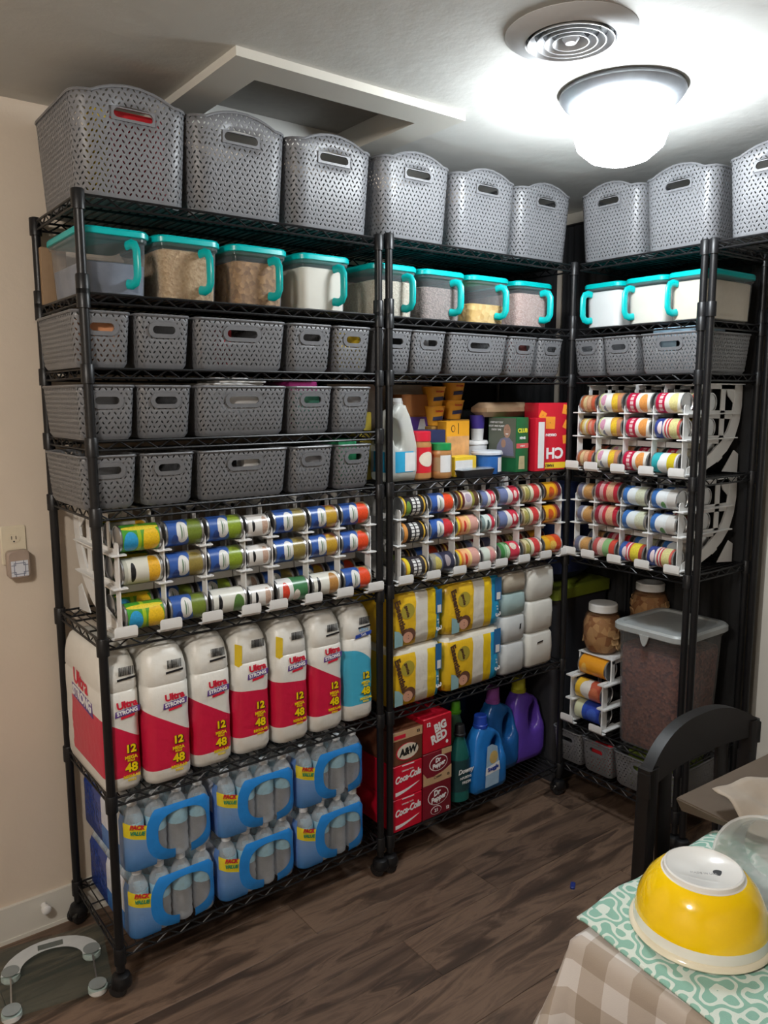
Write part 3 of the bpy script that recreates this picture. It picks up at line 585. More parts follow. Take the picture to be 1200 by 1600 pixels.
BLW = canmat('can_blue_red', [(.42, (.15, .19, .36)), (.60, wh), (1, (.55, .03, .06))], [(.55, .4, .14, .4, wh), (.82, .6, .08, .14, (.75, .6, .55))]); GRW = canmat('can_pale_green', [(.25, (.22, .30, .30)), (.75, (.66, .74, .70)), (1, (.5, .04, .07))], [(.5, .5, .10, .2, (.06, .10, .10))]); CREAMC = canmat('can_cream_red', [(.10, (.25, .18, .1)), (.35, (.62, .55, .32)), (.42, (.15, .18, .05)), (.60, (.70, .68, .52)), (.92, (.58, .05, .05)), (1, (.6, .55, .45))], [(.24, .5, .1, .25, (.36, .32, .08))]); BBQ = canmat('can_orange_maroon', [(.10, (.08, .03, .02)), (.68, (.75, .40, .02)), (.8, (.55, .18, .02)), (1, (.16, .02, .03))], [(.42, .5, .16, .2, (.60, .10, .02))]); BBQ2 = canmat('can_orange_red', [(.3, (.75, .40, .02)), (.65, (.72, .24, .02)), (1, (.60, .06, .02))], [(.5, .5, .2, .16, (.8, .5, .1))]); GRNR = canmat('can_green_red', [(.2, (.05, .22, .06)), (.34, (.25, .45, .25)), (.5, (.05, .2, .05)), (1, (.62, .04, .08))], [(.4, .5, .08, .3, (.55, .72, .50)), (.72, .7, .16, .14, (.7, .6, .5))]); MINTS = canmat('can_pale_small', [(.6, (.60, .66, .58)), (1, (.60, .36, .30))], [(.72, .5, .2, .3, (.62, .25, .25))])
TOMC = canmat('can_tan_rings', [(.2, (.35, .12, .05)), (.5, (.48, .26, .14)), (.8, (.40, .14, .07)), (1, (.5, .1, .05))], [(.3, .5, .12, .4, (.60, .48, .26)), (.6, .5, .12, .4, (.62, .36, .22))]); TOMR = canmat('can_red_stripe', [(.15, (.40, .22, .05)), (.3, (.55, .50, .2)), (.42, (.6, .58, .52)), (.55, (.55, .38, .1)), (1, (.55, .12, .08))], [(.72, .5, .1, .3, (.6, .3, .22))]); NOOD = canmat('can_cream_noodle', [(.06, (.5, .5, .2)), (.50, (.70, .70, .62)), (.78, (.62, .34, .05)), (1, (.48, .22, .12))], [(.18, .62, .11, .2, (.60, .30, .42)), (.26, .28, .08, .14, (.20, .22, .30)), (.42, .5, .14, .4, (.74, .74, .70)), (.7, .5, .13, .3, (.75, .50, .04))]); SOUPR = canmat('can_red_white_soup', [(.40, (.45, .01, .05)), (1, (.72, .70, .64))], [(.72, .5, .17, .36, (.72, .30, .08))], ([(.22, .07)], 7, (.70, .5, .5))); SOUPC = canmat('can_red_cream_soup', [(.36, (.45, .01, .05)), (1, (.72, .70, .62))], [(.72, .5, .17, .36, (.70, .62, .28))], ([(.2, .07)], 7, (.70, .5, .5)))
BLUSTR = canmat('can_blue_stripe', [(.32, (.03, .05, .22)), (.40, (.65, .6, .55)), (.46, (.5, .03, .05)), (.52, (.65, .62, .58)), (.58, (.5, .03, .05)), (.90, (.60, .57, .34)), (1, (.5, .1, .08))], [(.20, .5, .09, .22, (.72, .60, .62)), (.74, .5, .16, .4, (.62, .58, .26))]); TEALC = canmat('can_teal_yellow', [(.30, (.03, .36, .40)), (.62, (.70, .74, .76)), (.92, (.60, .48, .02)), (1, (.6, .6, .65))], [(.42, .4, .18, .3, (.76, .78, .78))]); YELSTR = canmat('can_blue_yellow', [(.22, (.03, .09, .30)), (.34, (.55, .04, .08)), (.40, wh), (.48, (.55, .04, .08)), (.85, (.62, .52, .03)), (1, (.35, .06, .04))], [(.22, .5, .09, .2, (.7, .6, .62)), (.68, .5, .17, .4, (.68, .58, .05))])
DKTAN = canmat('can_dark_tan', [(.3, (.12, .13, .20)), (.5, (.55, .52, .48)), (1, (.45, .25, .10))], [(.62, .5, .22, .35, (.50, .28, .10))]); REDJ = canmat('can_red_jar', [(.18, (.25, .02, .04)), (.35, (.5, .3, .3)), (.5, (.45, .03, .05)), (.8, (.58, .34, .22)), (1, (.42, .02, .04))], [(.66, .5, .16, .4, (.62, .38, .24))]); CLO = canmat('can_blue_pale', [(.36, (.04, .14, .40)), (.62, (.62, .68, .72)), (.94, (.52, .55, .42)), (1, (.2, .2, .2))], [(.36, .5, .17, .36, (.66, .72, .74)), (.72, .5, .17, .4, (.55, .58, .44))]); CLO2 = canmat('can_blue_white', [(.30, (.04, .14, .40)), (.64, (.64, .68, .70)), (1, (.55, .54, .52))], [(.36, .5, .17, .36, (.68, .72, .74)), (.48, .25, .1, .14, (.12, .30, .10))]); MIXR = canmat('can_red_green_ring', [(.2, (.40, .08, .08)), (.45, (.62, .45, .38)), (.75, (.22, .42, .18)), (1, (.50, .06, .04))], [(.3, .5, .08, .35, (.65, .5, .45))])
RANKS = ('first', 'second', 'third', 'fourth', 'fifth', 'sixth', 'seventh'); CROW = (.2625, .1725, .0505)
rA = [[(PINE, 'green and yellow pineapple'), (GVBEAN, 'blue-label green bean'), (GVPEA, 'blue-label pea'), (WHB, 'small white-label'), (GVMUSH, 'blue-label olive-picture'), (GVCORN, 'blue-label golden-picture'), (GVTOM, 'blue-label tomato')],
      [(WHY, 'white-label peach'), (GVMUSH, 'blue-label brown-picture'), (GVPEA, 'blue-label pea'), (WHB, 'small white-label'), (GVMUSH, 'blue-label olive-picture'), (GVCORN, 'blue-label golden-picture'), (GVTOM, 'blue-label tomato')],
      [(PINE, 'green and yellow pineapple'), (GVBEAN, 'blue-label green bean'), (WHG, 'white-label green-picture'), (WHB, 'small white-label'), (RO, 'red-lettered green and white'), (WHV, 'white-label stew-picture'), (GVTOM, 'blue-label tomato')]]
rB = [[(BLKY, 'black and yellow'), (GVTOM, 'blue-label tomato'), (BRN, 'brown and white'), (BLW, 'blue and red'), (BLW, 'blue and bright red'), (CREAMC, 'cream and red'), (BBQ, 'orange and maroon')],
      [(BLKO, 'black and orange'), (GVRED, 'blue-label red-picture'), (CHEF, 'orange and pink'), (GRW, 'pale green and red'), (BLW, 'blue and bright red'), (CREAMC, 'cream and red'), (BBQ, 'orange and maroon')],
      [(BLKL, 'black and lemon'), (NAVYC, 'dark navy'), (CHEF, 'orange and pink'), (MINTS, 'small pale'), (GRNR, 'green and red'), (CREAMC, 'cream and red'), (BBQ2, 'orange and red')]]
rC1 = [[(TOMC, 'small tan-ringed'), (NOOD, 'cream and gold noodle'), (SOUPR, 'red and white soup'), (SOUPC, 'red and cream soup')], [(TOMR, 'small red-striped'), (NOOD, 'cream and gold noodle'), (SOUPR, 'red and white soup'), (BLUSTR, 'blue and red striped')], [(TOMC, 'small tan-ringed'), (NOOD, 'cream and gold noodle'), (SOUPR, 'red and white soup'), (TEALC, 'teal and yellow')]]
rC2 = [[(DKTAN, 'small dark tan'), (REDJ, 'deep red'), (CLO, 'blue and pale'), (CLO2, 'blue and white')], [(DKTAN, 'small dark tan'), (REDJ, 'deep red'), (CLO, 'blue and pale'), (CLO2, 'blue and white')], [(DKTAN, 'small dark tan'), (MIXR, 'red and green ringed'), (YELSTR, 'blue and yellow striped'), (BLUSTR, 'blue and red striped')]]
for u, zs, xs, grid, rn in (('A', ZA[5], XA_, rA, 'left rack'), ('B', ZB[4], XB_, rB, 'middle rack'), ('C', ZCs[3], XC_, rC1, 'upper right rack'), ('C', ZCs[4], XC_, rC2, 'lower right rack')):
    nc = len(xs)-1
    for r_ in range(3):
        for c in range(nc):
            wd = xs[c+1]-xs[c]; rad = .0365 if wd > .1 else .033; mt, desc = grid[r_][c]
            if desc in ('deep red',): rad = .040
            z = zs+TOP+(.225, .135, .0130)[r_]+rad
            can(u, (xs[c]+xs[c+1])/2, (.030, .030, .020)[r_], z, wd-.012, rad, mt, f"{desc} can, {('top', 'middle', 'bottom')[r_]} row, {RANKS[c]} column from the left, {rn}", f'food cans in the {rn}')
            deep = [1, 2] if (c == 0 and u == 'A') or (c == nc-1 and u == 'C') else ([1] if r_ == 2 else [])
            for k in deep:
                can(u, (xs[c]+xs[c+1])/2, .030+k*.077, z-(0 if r_ < 2 else -.012*k*k), wd-.014, .0355, grid[(r_+k) % 3][c][0], f"{('second', 'third')[k-1]} can deep, {('top', 'middle', 'bottom')[r_]} row, {RANKS[c]} column from the left, {rn}", f'rear cans of the {rn}')
# ------------------------------------------------------------------ toilet paper packs
def tpmat(name, colr, kind):
    t = NT(name); _, p = t.coord('Object'); nz = t.noise(20, 3)
    if kind == 'slant': hi = t.math('SUBTRACT', .180, t.math('MULTIPLY', p[0], .62))
    elif kind == 'flat': hi = t.math('SUBTRACT', .200, t.math('MULTIPLY', p[0], .12))
    elif kind == 'up': hi = t.math('SUBTRACT', .197, t.math('MULTIPLY', p[0], .58))
    else: hi = t.math('SUBTRACT', .240, t.math('ADD', t.math('MULTIPLY', p[0], .50), t.math('MULTIPLY', t.math('POWER', p[0], 2.), 6.)))
    hi = t.math('MINIMUM', hi, t.math('ADD', .30, t.math('MULTIPLY', t.math('SUBTRACT', .09, p[1]), .35)))
    m = t.math('MULTIPLY', t.math('LESS_THAN', p[2], hi), t.math('GREATER_THAN', p[2], .046 if kind == 'slant' else .060)); m = t.math('MULTIPLY', m, t.math('LESS_THAN', p[1], t.math('ADD', .27, t.math('MULTIPLY', nz, .04))))
    t.base(t.mix(m, t.mix(nz, (.72, .70, .64), (.80, .79, .75)), colr)); t.rough(.38); t.bump(t.noise(34, 3), .35, .006); t.b.inputs['Coat Weight'].default_value = .15; return t.mat
CRIM = (.60, .012, .055)
TPS, TPF, TPU, TPB = tpmat('tp_red_slant', CRIM, 'slant'), tpmat('tp_red_flat', CRIM, 'flat'), tpmat('tp_red_up', CRIM, 'up'), tpmat('tp_blue', (.06, .42, .62), 'blue')
def tp_mesh(mat, W_):
    secs = []
    for z, k, fy in ((0, .80, .020), (.006, .92, .008), (.022, .985, .001), (.06, 1, 0), (.098, .985, .002), (.14, 1, 0), (.19, .985, .002), (.235, 1, 0), (.283, .99, .001), (.288, .965, .006), (.294, .99, .003), (.330, .97, .006), (.362, .90, .014), (.386, .76, .03), (.398, .56, .05), (.402, .3, .08)):
        secs.append(rrect(W_*k, .37-2*fy, .032*min(1, k+.1), z, fy, 5))
    return secs
def tp(k, s, W_, mat, kind, label, dy=0., badge=True):
    loc, r_ = at('A', s, .004+dy, ZA[6]+TOP); o = thing('toilet_paper_pack', label, 'toilet paper', loc, 0, 'packs of toilet paper on the left unit')
    obj('wrapper', G().loft(tp_mesh(mat, W_)).mesh('wrapper', mat, 1.2), o)
    x = W_*.16; y = -.0015; dz = {'slant': -.048, 'flat': -.022, 'up': -.020, 'blue': -.016}[kind]; uz = -.016 if kind == 'slant' else .002; K = M('gold_ink', (.85, .63, .0), .5, 0, 0)
    for s_, sz, z in (('12', .030, .172), ('48', .034, .118)):
        lettering(s_, sz, INK, o, x+.0014, y+.0004, z+dz-.001, bold=.0026); lettering(s_, sz, K, o, x, y-.0004, z+dz, bold=.0012)
    lettering('MEGA', .013, K, o, x, y, .148+dz, bold=.0004); lettering('ROLLS', .007, K, o, x, y, .139+dz, bold=.0003); lettering('REGULAR', .011, K, o, x, y, .094+dz, bold=.0004, rz=.03); lettering('ROLLS', .008, K, o, x, y, .083+dz, bold=.0003)
    if kind != 'blue':
        xu = x*.75
        lettering('Ultra', .027, REDINK, o, xu, y, .268+uz, bold=.0012, rz=.08); patch('banner', PURPINK, o, [(xu-.034, .235+uz), (xu+.034, .243+uz), (xu+.036, .260+uz), (xu-.032, .252+uz)], y+.0006); lettering('STRONG', .0155, WHITEINK, o, xu, y-.0003, .2475+uz, bold=.0007, rz=.1, wide=.92); patch('banner', REDINK, o, [(xu-.018, .228+uz), (xu+.02, .233+uz), (xu+.02, .240+uz), (xu-.018, .235+uz)], y+.0007)
    else:
        lettering('Ultra', .018, M('sky_ink', (.12, .35, .6), .5, 0, 0), o, x*.6, y, .315, rz=.08); patch('banner', BLUEINK, o, [(x*.6-.034, .288), (x*.6+.03, .296), (x*.6+.032, .308), (x*.6-.032, .300)], y+.0006); lettering('Soft', .013, WHITEINK, o, x*.6, y-.0003, .298, rz=.1)
    g = G(); xx = x-.021; yb = .004
    while xx < x+.021:
        wv = random.choice((.0008, .0014, .002)); g.box(xx, xx+wv, yb-.0006, yb, .332, .356); xx += wv+random.choice((.0008, .0014))
    obj('barcode', g.mesh('barcode', INK), o)
    if kind in ('flat',): patch('flag', YELC, o, [(-W_/2+.004, .29), (-W_/2+.028, .275), (-W_/2+.03, .345), (-W_/2+.006, .355)], .0045, label='yellow corner flag')
    elif badge: patch('badge', INK, o, [(x-.026, .318), (x+.024, .322), (x+.024, .328), (x-.026, .324)], .003)
    return o
t0 = tp(0, .044, .104, TPS, 'slant', 'red and white toilet paper pack behind the left corner post')
for s_, sz, mt, zz, yy in (('Ultra', .062, REDINK, .275, .19), ('STRONG', .042, WHITEINK, .226, .185)):
    if s_ == 'STRONG': patch('banner', PURPINK, t0, [(.09, .196), (.27, .212), (.275, .252), (.095, .238)], -.052, face='left')
    lettering(s_, sz, mt, t0, -.0530, yy, zz, face='left', bold=.0015, rz=-.06)
for k, (s, W_, mt, kd, dy, txt) in enumerate(((.167, .132, TPS, 'slant', -.022, 'wide-fronted red and white toilet paper pack, second from the left'), (.307, .126, TPS, 'slant', -.004, 'red and white toilet paper pack, third from the left'), (.440, .124, TPF, 'flat', 0, 'toilet paper pack with yellow flag, fourth from the left'), (.574, .124, TPF, 'flat', -.008, 'toilet paper pack with yellow flag, fifth from the left'), (.707, .124, TPU, 'up', -.006, 'red and white toilet paper pack left of the blue one'), (.838, .118, TPB, 'blue', 0, 'blue and white toilet paper pack beside the paired posts'))):
    tp(k+1, s, W_, mt, kd, txt, dy)
# ------------------------------------------------------------------ water
WATER = clear('water_bottle_plastic', (.97, .985, 1), (.86, .90, .94), .26, .08, .7, 45); FILM = clear('shrink_film', (.95, .97, .99), (.70, .75, .80), .06, .14, .8, 38)
BLB = M('bottle_label_blue', (.40, .66, .80), .35, 0, .25, 60)
def wmesh():
    pr = [(0, .002), (.024, 0), (.030, .006), (.0305, .02), (.0285, .03), (.0305, .04), (.0285, .055), (.0305, .068), (.029, .085), (.0305, .098), (.0305, .142), (.029, .15), (.022, .170), (.0135, .182), (.0125, .19), (.0125, .195), (0, .195)]
    return G().lathe(pr, 12, mfun=lambda k, i: 1 if k == 9 else 0).mesh('bottle', [WATER, BLB], 1)
WB_, WCAP = wmesh(), G().lathe([(0, .187), (.0142, .187), (.0142, .202), (.012, .204), (0, .204)], 12).mesh('cap', M('white_cap', (.72, .76, .80), .3), .6)
def frontmat():
    t = NT('water_wrap_front'); _, p = t.coord('Object'); x, z = p[0], p[2]
    def el(cx, cz, rx, rz): return t.math('ADD', t.math('POWER', t.math('DIVIDE', t.math('ABSOLUTE', t.math('SUBTRACT', x, cx)), rx), 2.6), t.math('POWER', t.math('DIVIDE', t.math('ABSOLUTE', t.math('SUBTRACT', z, cz)), rz), 2.6))
    ring = t.math('MULTIPLY', t.math('LESS_THAN', el(.032, .092, .105, .090), 1.), t.math('GREATER_THAN', el(.036, .088, .074, .058), 1.))
    gap = t.math('LESS_THAN', t.math('ADD', t.math('ABSOLUTE', t.math('SUBTRACT', x, .035)), t.math('MULTIPLY', t.math('MAXIMUM', t.math('SUBTRACT', z, .05), 0.), 9.)), .024)
    ring = t.math('MULTIPLY', ring, t.math('SUBTRACT', 1., gap))
    left = t.math('MULTIPLY', t.math('LESS_THAN', x, -.045), t.math('SUBTRACT', 1., t.math('LESS_THAN', el(.032, .092, .105, .090), 1.)))
    edge = t.math('SUBTRACT', .150, t.math('MULTIPLY', t.math('ADD', x, .13), .35))
    yel = t.math('MULTIPLY', left, t.math('MULTIPLY', t.math('LESS_THAN', z, edge), t.math('GREATER_THAN', z, t.math('SUBTRACT', edge, .042)))); blu = t.math('MULTIPLY', left, t.math('LESS_THAN', z, t.math('SUBTRACT', edge, .042)))
    c = t.mix(yel, (.02, .22, .62), (.78, .62, .03)); c = t.mix(blu, c, t.ramp(z, [(0, (.03, .22, .60)), (.12, (.28, .42, .68))])); t.base(c); t.rough(.25); t.bump(t.noise(45, 2), .5, .004)
    m = t.math('MAXIMUM', ring, t.math('MAXIMUM', yel, t.math('MULTIPLY', blu, .82)))
    tr = t.new('ShaderNodeBsdfTransparent'); gl = t.new('ShaderNodeBsdfGlossy'); gl.inputs['Roughness'].default_value = .16; nb = t.N.get('Bump'); t.link(nb.outputs[0], gl.inputs['Normal'])
    lw = t.new('ShaderNodeLayerWeight'); lw.inputs[0].default_value = .2; t.link(nb.outputs[0], lw.inputs['Normal']); f1 = t.new('ShaderNodeMixShader'); t.link(t.math('ADD', t.math('MULTIPLY', lw.outputs['Fresnel'], .30), .03), f1.inputs[0]); t.link(tr.outputs[0], f1.inputs[1]); t.link(gl.outputs[0], f1.inputs[2])
    mx = t.new('ShaderNodeMixShader'); t.link(m, mx.inputs[0]); t.link(f1.outputs[0], mx.inputs[1]); t.link(t.b.outputs[0], mx.inputs[2]); t.link(mx.outputs[0], t.out.inputs[0]); return t.mat
def sidemat():
    t = NT('water_wrap_side'); _, p = t.coord('Object'); y, z = p[1], p[2]
    c = t.mix(t.math('LESS_THAN', z, .07), (.66, .70, .78), (.05, .20, .58)); c = t.mix(t.math('GREATER_THAN', y, .20), c, (.015, .05, .28)); c = t.mix(t.math('LESS_THAN', y, .05), c, (.14, .28, .62)); t.base(c); t.rough(.25); t.bump(t.noise(30, 2), .5, .006); return t.mat
WFR, WSD = frontmat(), sidemat()
PWd, PDp = .262, .378
def pack(label, s, z, dy=0., rz=0.):
    loc, _ = at('A', s, .003+dy, z); o = thing('water_bottle_case', label, 'water case', loc, rz, 'shrink-wrapped cases of water bottles')
    n_c, n_r = 4, 6
    for i in range(n_c):
        for j in range(n_r):
            pass
            b = obj('bottle', WB_, o, (-PWd/2+PWd/n_c*(i+.5), PDp/n_r*(j+.5), .002)); obj('cap', WCAP, b)
    secs = []
    for zz, k in ((.001, -.004), (.012, .001), (.05, .0012), (.10, .0005), (.145, .001), (.165, -.005), (.178, -.016)):
        secs.append(rrect(PWd+2*k, PDp+2*k, .03, zz, -k, 5))
    nn = len(secs[0])
    def mf(k, i):
        a = secs[0][i]; b = secs[0][(i+1) % nn]; mx, my = (a[0]+b[0])/2, (a[1]+b[1])/2
        if k > 4: return 2
        if my < .022: return 0
        return 1 if abs(mx) > PWd/2-.012 else 2
    obj('shrink_wrap', G().loft(secs, False, False, mfun=mf).mesh('shrink_wrap', [WFR, WSD, FILM], 1.2), o)
    lettering('PACK', .017, REDC, o, -.098, -.0025, .133, rz=-.3, bold=.0008); lettering('VALUE', .015, GREENC, o, -.098, -.0025, .115, rz=-.3, bold=.0006)
    return o
for s, z, dy, rz, txt in ((.168, .133, .0, .0, 'lower left water case on the bottom shelf'), (.446, .133, 0, .0, 'lower middle water case on the bottom shelf'), (.722, .133, 0, 0, 'lower right water case on the bottom shelf'),
                          (.164, .342, 0, .01, 'upper left water case, stacked under the toilet paper'), (.446, .342, -.004, -.02, 'upper middle water case with tilted blue oval, stacked'), (.724, .342, .004, .0, 'upper right water case, stacked beside the paired posts')):
    pack(txt, s, z, dy, rz)
# ------------------------------------------------------------------ food on the middle unit
FZ = ZB[3]+TOP
def jar(label, x, y, r, h, content, capm, labm, caph=.022, cat='jar', name='food_jar', lab=(.25, .72), neck=.88):
    o = thing(name, label, cat, (x, y+r, FZ)); hb = h-caph
    pr = [(0, 0), (r*.9, 0), (r, .006), (r, hb*.22), (r*.985, hb*.24), (r*.985, hb*.76), (r, hb*.78), (r, hb*.88), (r*neck, hb*.97), (r*neck, hb), (0, hb)]
    obj('jar', G().lathe(pr, 24).mesh('jar', content, .6), o)
    obj('lid', G().lathe([(r*neck+.001, hb-.004), (r*.95, hb-.004), (r*.95, h-.002), (r*.9, h), (0, h)], 24).mesh('lid', capm, .5), o)
    g = G(); n = 24; ring = [[(r*1.004*cos(2*pi*k/n), r*1.004*sin(2*pi*k/n), z) for k in range(n)] for z in (hb*lab[0], hb*lab[1])]; g.loft(ring, False, False)
    obj('label', g.mesh('label', labm, 2), o); return o
def jugmat():
    return clear('milky_jug_plastic', (.90, .90, .86), (.70, .71, .66), .55, .3)
JUGO = [(-.46, 0), (.46, 0), (.5, .03), (.5, .40), (.47, .55), (.43, .72), (.36, .84), (.24, .91), (.08, .945), (.05, 1.), (-.25, 1.), (-.28, .945), (-.36, .87), (-.42, .72), (-.49, .50), (-.5, .40), (-.5, .03)]
def jug(name, label, cat, loc, W_, D_, h, mat, capm, hs=1, capr=.02, caph=.03, neckx=0., rz=0., hole=(.19, .64, .150, .185, -.20)):
    o = thing(name, label, cat, loc, rz); hx, hz, rx, rz_, tl = hole; N_ = 56; M_ = 14; rings = []
    def sp(v, e): return math.copysign(abs(v)**e, v)
    for k in range(N_):
        a = 2*pi*k/N_; dx, dz = cos(a), sin(a)*h/W_*.0+sin(a); ox, oz = hx*W_, hz*h; best = 1e9
        P_ = [(x*W_, z*h) for x, z in JUGO]
        for (x0, z0), (x1, z1) in zip(P_, P_[1:]+P_[:1]):
            ex, ez = x1-x0, z1-z0; den = dx*ez-dz*ex
            if abs(den) < 1e-9: continue
            tt = ((x0-ox)*ez-(z0-oz)*ex)/den; uu = ((x0-ox)*dz-(z0-oz)*dx)/den
            if tt > 1e-6 and -1e-6 <= uu <= 1+1e-6: best = min(best, tt)
        ca, sa = cos(a-tl), sin(a-tl); ri = 1/sqrt((ca/(rx*W_))**2+(sa/(rz_*h))**2); r0, r1 = min(ri, best*.72), best; ring = []
        rr = min(.5, .016/(r1-r0))
        for m in range(M_):
            b = 2*pi*m/M_; sx_ = sp(cos(b), .42); sy = sp(sin(b), .42); rad = (r0+r1)/2+(r1-r0)/2*sx_; zz = oz+dz*rad
            dd = D_/2*(1 if zz < h*.45 else 1-.45*(zz/h-.45)/.55)*min(1, .55+(r1-r0)/.09)
            ring.append(((ox+dx*rad)*hs, D_/2+dd*sy, zz))
        rings.append(ring)
    rings.append(rings[0]); obj('body', G().loft(rings, False, False).mesh('body', mat, 1.1), o); nx = (-.10*W_)*hs
    obj('cap', G().lathe([(capr*.9, h-.03), (capr*.9, h-.004), (capr*1.08, h-.004), (capr*1.08, h+.008), (capr, h+.010), (capr*.92, h+caph-.003), (capr*.84, h+caph), (0, h+caph)], 18, (nx, D_/2, 0)).mesh('cap', capm, .5), o)
    return o
o = jug('vinegar_jug', 'milky gallon jug with blue label at the left of the food shelf', 'jug', (1.040, .025, FZ), .128, .115, .262, jugmat(), WHITEPL, -1, .019, .02)
LB = M('sky_blue_label', (.03, .36, .62), .4, 0, .1); obj('label', G().loft([rrect(.1296, .1166, .035, .034, -.0008, 5), rrect(.1296, .1166, .035, .104, -.0008, 5)], False, False).mesh('label', LB, 1), o)
patch('nutrition_panel', PAPER, o, [(.002, .037), (.046, .037), (.046, .100), (.002, .100)], -.0012)
PB = M('peanut_butter', (.42, .20, .07), .3, 0, .1)
jar('big peanut butter jar with red lid and red label', 1.148, .035, .046, .168, PB, M('red_lid', (.62, .015, .04), .35), M('red_label', (.62, .015, .03), .35), .03, lab=(.18, .82))
cpatch('oval_panel', M('cream_ink', (.78, .70, .58), .5), bpy.data.objects['food_jar'], ell(.004, .072, .034, .026), .0464)
o = jar('smaller peanut butter jar with green lid', 1.242, .03, .041, .124, PB, M('green_lid', (.01, .26, .07), .35), M('peanut_label', (.35, .24, .12), .4), .02)
cpatch('white_panel', PAPER, o, [(-.030, .022), (.014, .022), (.014, .082), (-.030, .082)], .0414)
g_ = 'boxes and cups of dry food on the middle unit'
o = carton('rice_box', 'orange box with food picture behind the green-lidded jar', 'food box', .115, .05, .198, M('amber_card', (.78, .36, .02), .45, 0, .15, 12), (1.372, .12, FZ), 0, g_); patch('food_picture', M('food_print', (.66, .34, .14), .5, 0, .6, 22), o, [(-.056, .035), (.056, .035), (.056, .142), (-.056, .142)], -.0002); patch('bar', INK, o, [(.0, .150), (.003, .150), (.003, .19), (0, .19)], -.0003); patch('mark', INK, o, ell(-.025, .170, .010, .013), -.0003); patch('mark', MC['amber_card'], o, ell(-.025, .170, .007, .010), -.0009)
carton('navy_box', 'dark navy box behind the red peanut butter jar', 'food box', .165, .06, .168, NAVY, (1.232, .125, FZ), 0, g_)
o = carton('mac_box', 'purple and orange carton under the stacked cups', 'food box', .14, .09, .215, M('dim_orange', (.50, .20, .04), .5), (1.24, .22, FZ), 0, g_); patch('purple_band', M('purple_card', (.10, .04, .28), .5), o, [(-.07, .165), (.07, .165), (.07, .213), (-.07, .213)], -.0002); patch('white_shape', PAPER, o, [(.02, .167), (.062, .167), (.052, .205), (.032, .205)], -.0008)
CUP = M('cup_orange', (.80, .38, .03), .45, 0, .15, 20)
CUPM = G().lathe([(0, 0), (.031, 0), (.0315, .002), (.044, .066), (.046, .068), (.046, .072), (0, .072)], 24).mesh('cup', CUP, .5)
def cup(label, x, y, z):
    o = thing('noodle_cup', label, 'cup', (x, y, z), 0, 'orange noodle cups'); obj('cup', CUPM, o)
    cpatch('banner', NAVY, o, [(-.030, .018), (.018, .022), (.016, .036), (-.028, .032)], .0392); lettering('instant', .014, REDINK, o, -.006, -.0432, .054); return o
cb = FZ+.202
carton('cup_carton', 'plain brown carton that the right cup stack stands on', 'food box', .10, .10, .200, M('ochre_card', (.45, .24, .05), .6), (1.447, .19, FZ), 0, g_)
cup('lower orange cup of the right stack', 1.447, .235, cb); cup('upper orange cup of the right stack under the shelf', 1.452, .235, cb+.0725)
carton('cup_carton', 'plain brown carton that the left cup stack stands on', 'food box', .10, .10, .178, MC['ochre_card'], (1.345, .18, FZ), 0, g_)
cup('lower orange cup of the left stack', 1.340, .225, FZ+.180); cup('upper orange cup of the left stack', 1.343, .225, FZ+.2525)
carton('pasta_box', 'dark orange carton stacked above the purple one', 'food box', .13, .08, .08, M('rust_card', (.36, .13, .03), .6), (1.25, .22, FZ+.2155), 0, g_)
o = carton('yellow_box', 'low yellow and white box before the orange box', 'food box', .115, .06, .072, YELC, (1.352, .055, FZ), .08, g_); patch('white_panel', PAPER, o, [(-.056, .008), (.036, .008), (.036, .058), (-.056, .058)], -.0002)
o = thing('plastic_tray', 'black plastic tray package lying at the shelf front', 'tray', (1.38, .012, FZ), .02); obj('tray', G().loft([rrect(.15, .045, .01, 0, .003), rrect(.168, .052, .012, .02, 0), rrect(.172, .055, .012, .024, -.001), rrect(.15, .04, .01, .025, .006)]).mesh('tray', M('black_plastic', (.02, .02, .022), .3), .6), o)
obj('film', G().loft([rrect(.166, .05, .012, .0252, .002), rrect(.15, .04, .012, .030, .007)]).mesh('film', FILM, .6), o)
def tub(label, x, y, r, h, bm, lm):
    o = thing('frosting_tub', label, 'tub', (x, y+r, FZ)); obj('tub', G().lathe([(0, 0), (r*.86, 0), (r*.88, .003), (r*.97, h-.012), (0, h-.012)], 24).mesh('tub', bm, .5), o)
    obj('lid', G().lathe([(r*.9, h-.014), (r*1.04, h-.014), (r*1.04, h-.006), (r*1.0, h-.005), (r*.98, h), (0, h)], 24).mesh('lid', lm, .5), o); return o
FT = M('frosted_lid', (.62, .66, .72), .35)
o = tub('blue and white tub with clear lid at the shelf front', 1.490, .030, .058, .086, M('royal_blue_tub', (.025, .14, .46), .35, 0, .25, 25), FT); cpatch('white_panel', PAPER, o, [(.004, .008), (.036, .008), (.036, .062), (.004, .062)], .0557)
o = tub('white lidded tub standing behind the blue tub', 1.535, .15, .05, .118, M('white_tub', (.66, .67, .68), .35), WHITEPL)
o = carton('cracker_box', 'tall green cracker box reading CLUB', 'food box', .066, .15, .208, M('club_green', (.012, .12, .04), .4), (1.622, .03, FZ), 0, g_); lettering('CLUB', .0215, M('lime_ink', (.75, .72, .05), .5, 0, 0), o, 0, -.001, .158, bold=.0008); lettering('MINIS', .013, WHITEINK, o, 0, -.001, .130, bold=.0004)
patch('red_band', M('coral_ink', (.62, .10, .10), .5, 0, 0), o, [(-.033, .092), (.033, .092), (.033, .110), (-.033, .110)], -.0002); lettering('original', .009, WHITEINK, o, 0, -.001, .101); patch('photo_panel', M('cracker_print', (.42, .36, .20), .5, 0, .3, 40), o, [(-.02, .012), (.014, .012), (.012, .062), (-.016, .062)], -.0002)
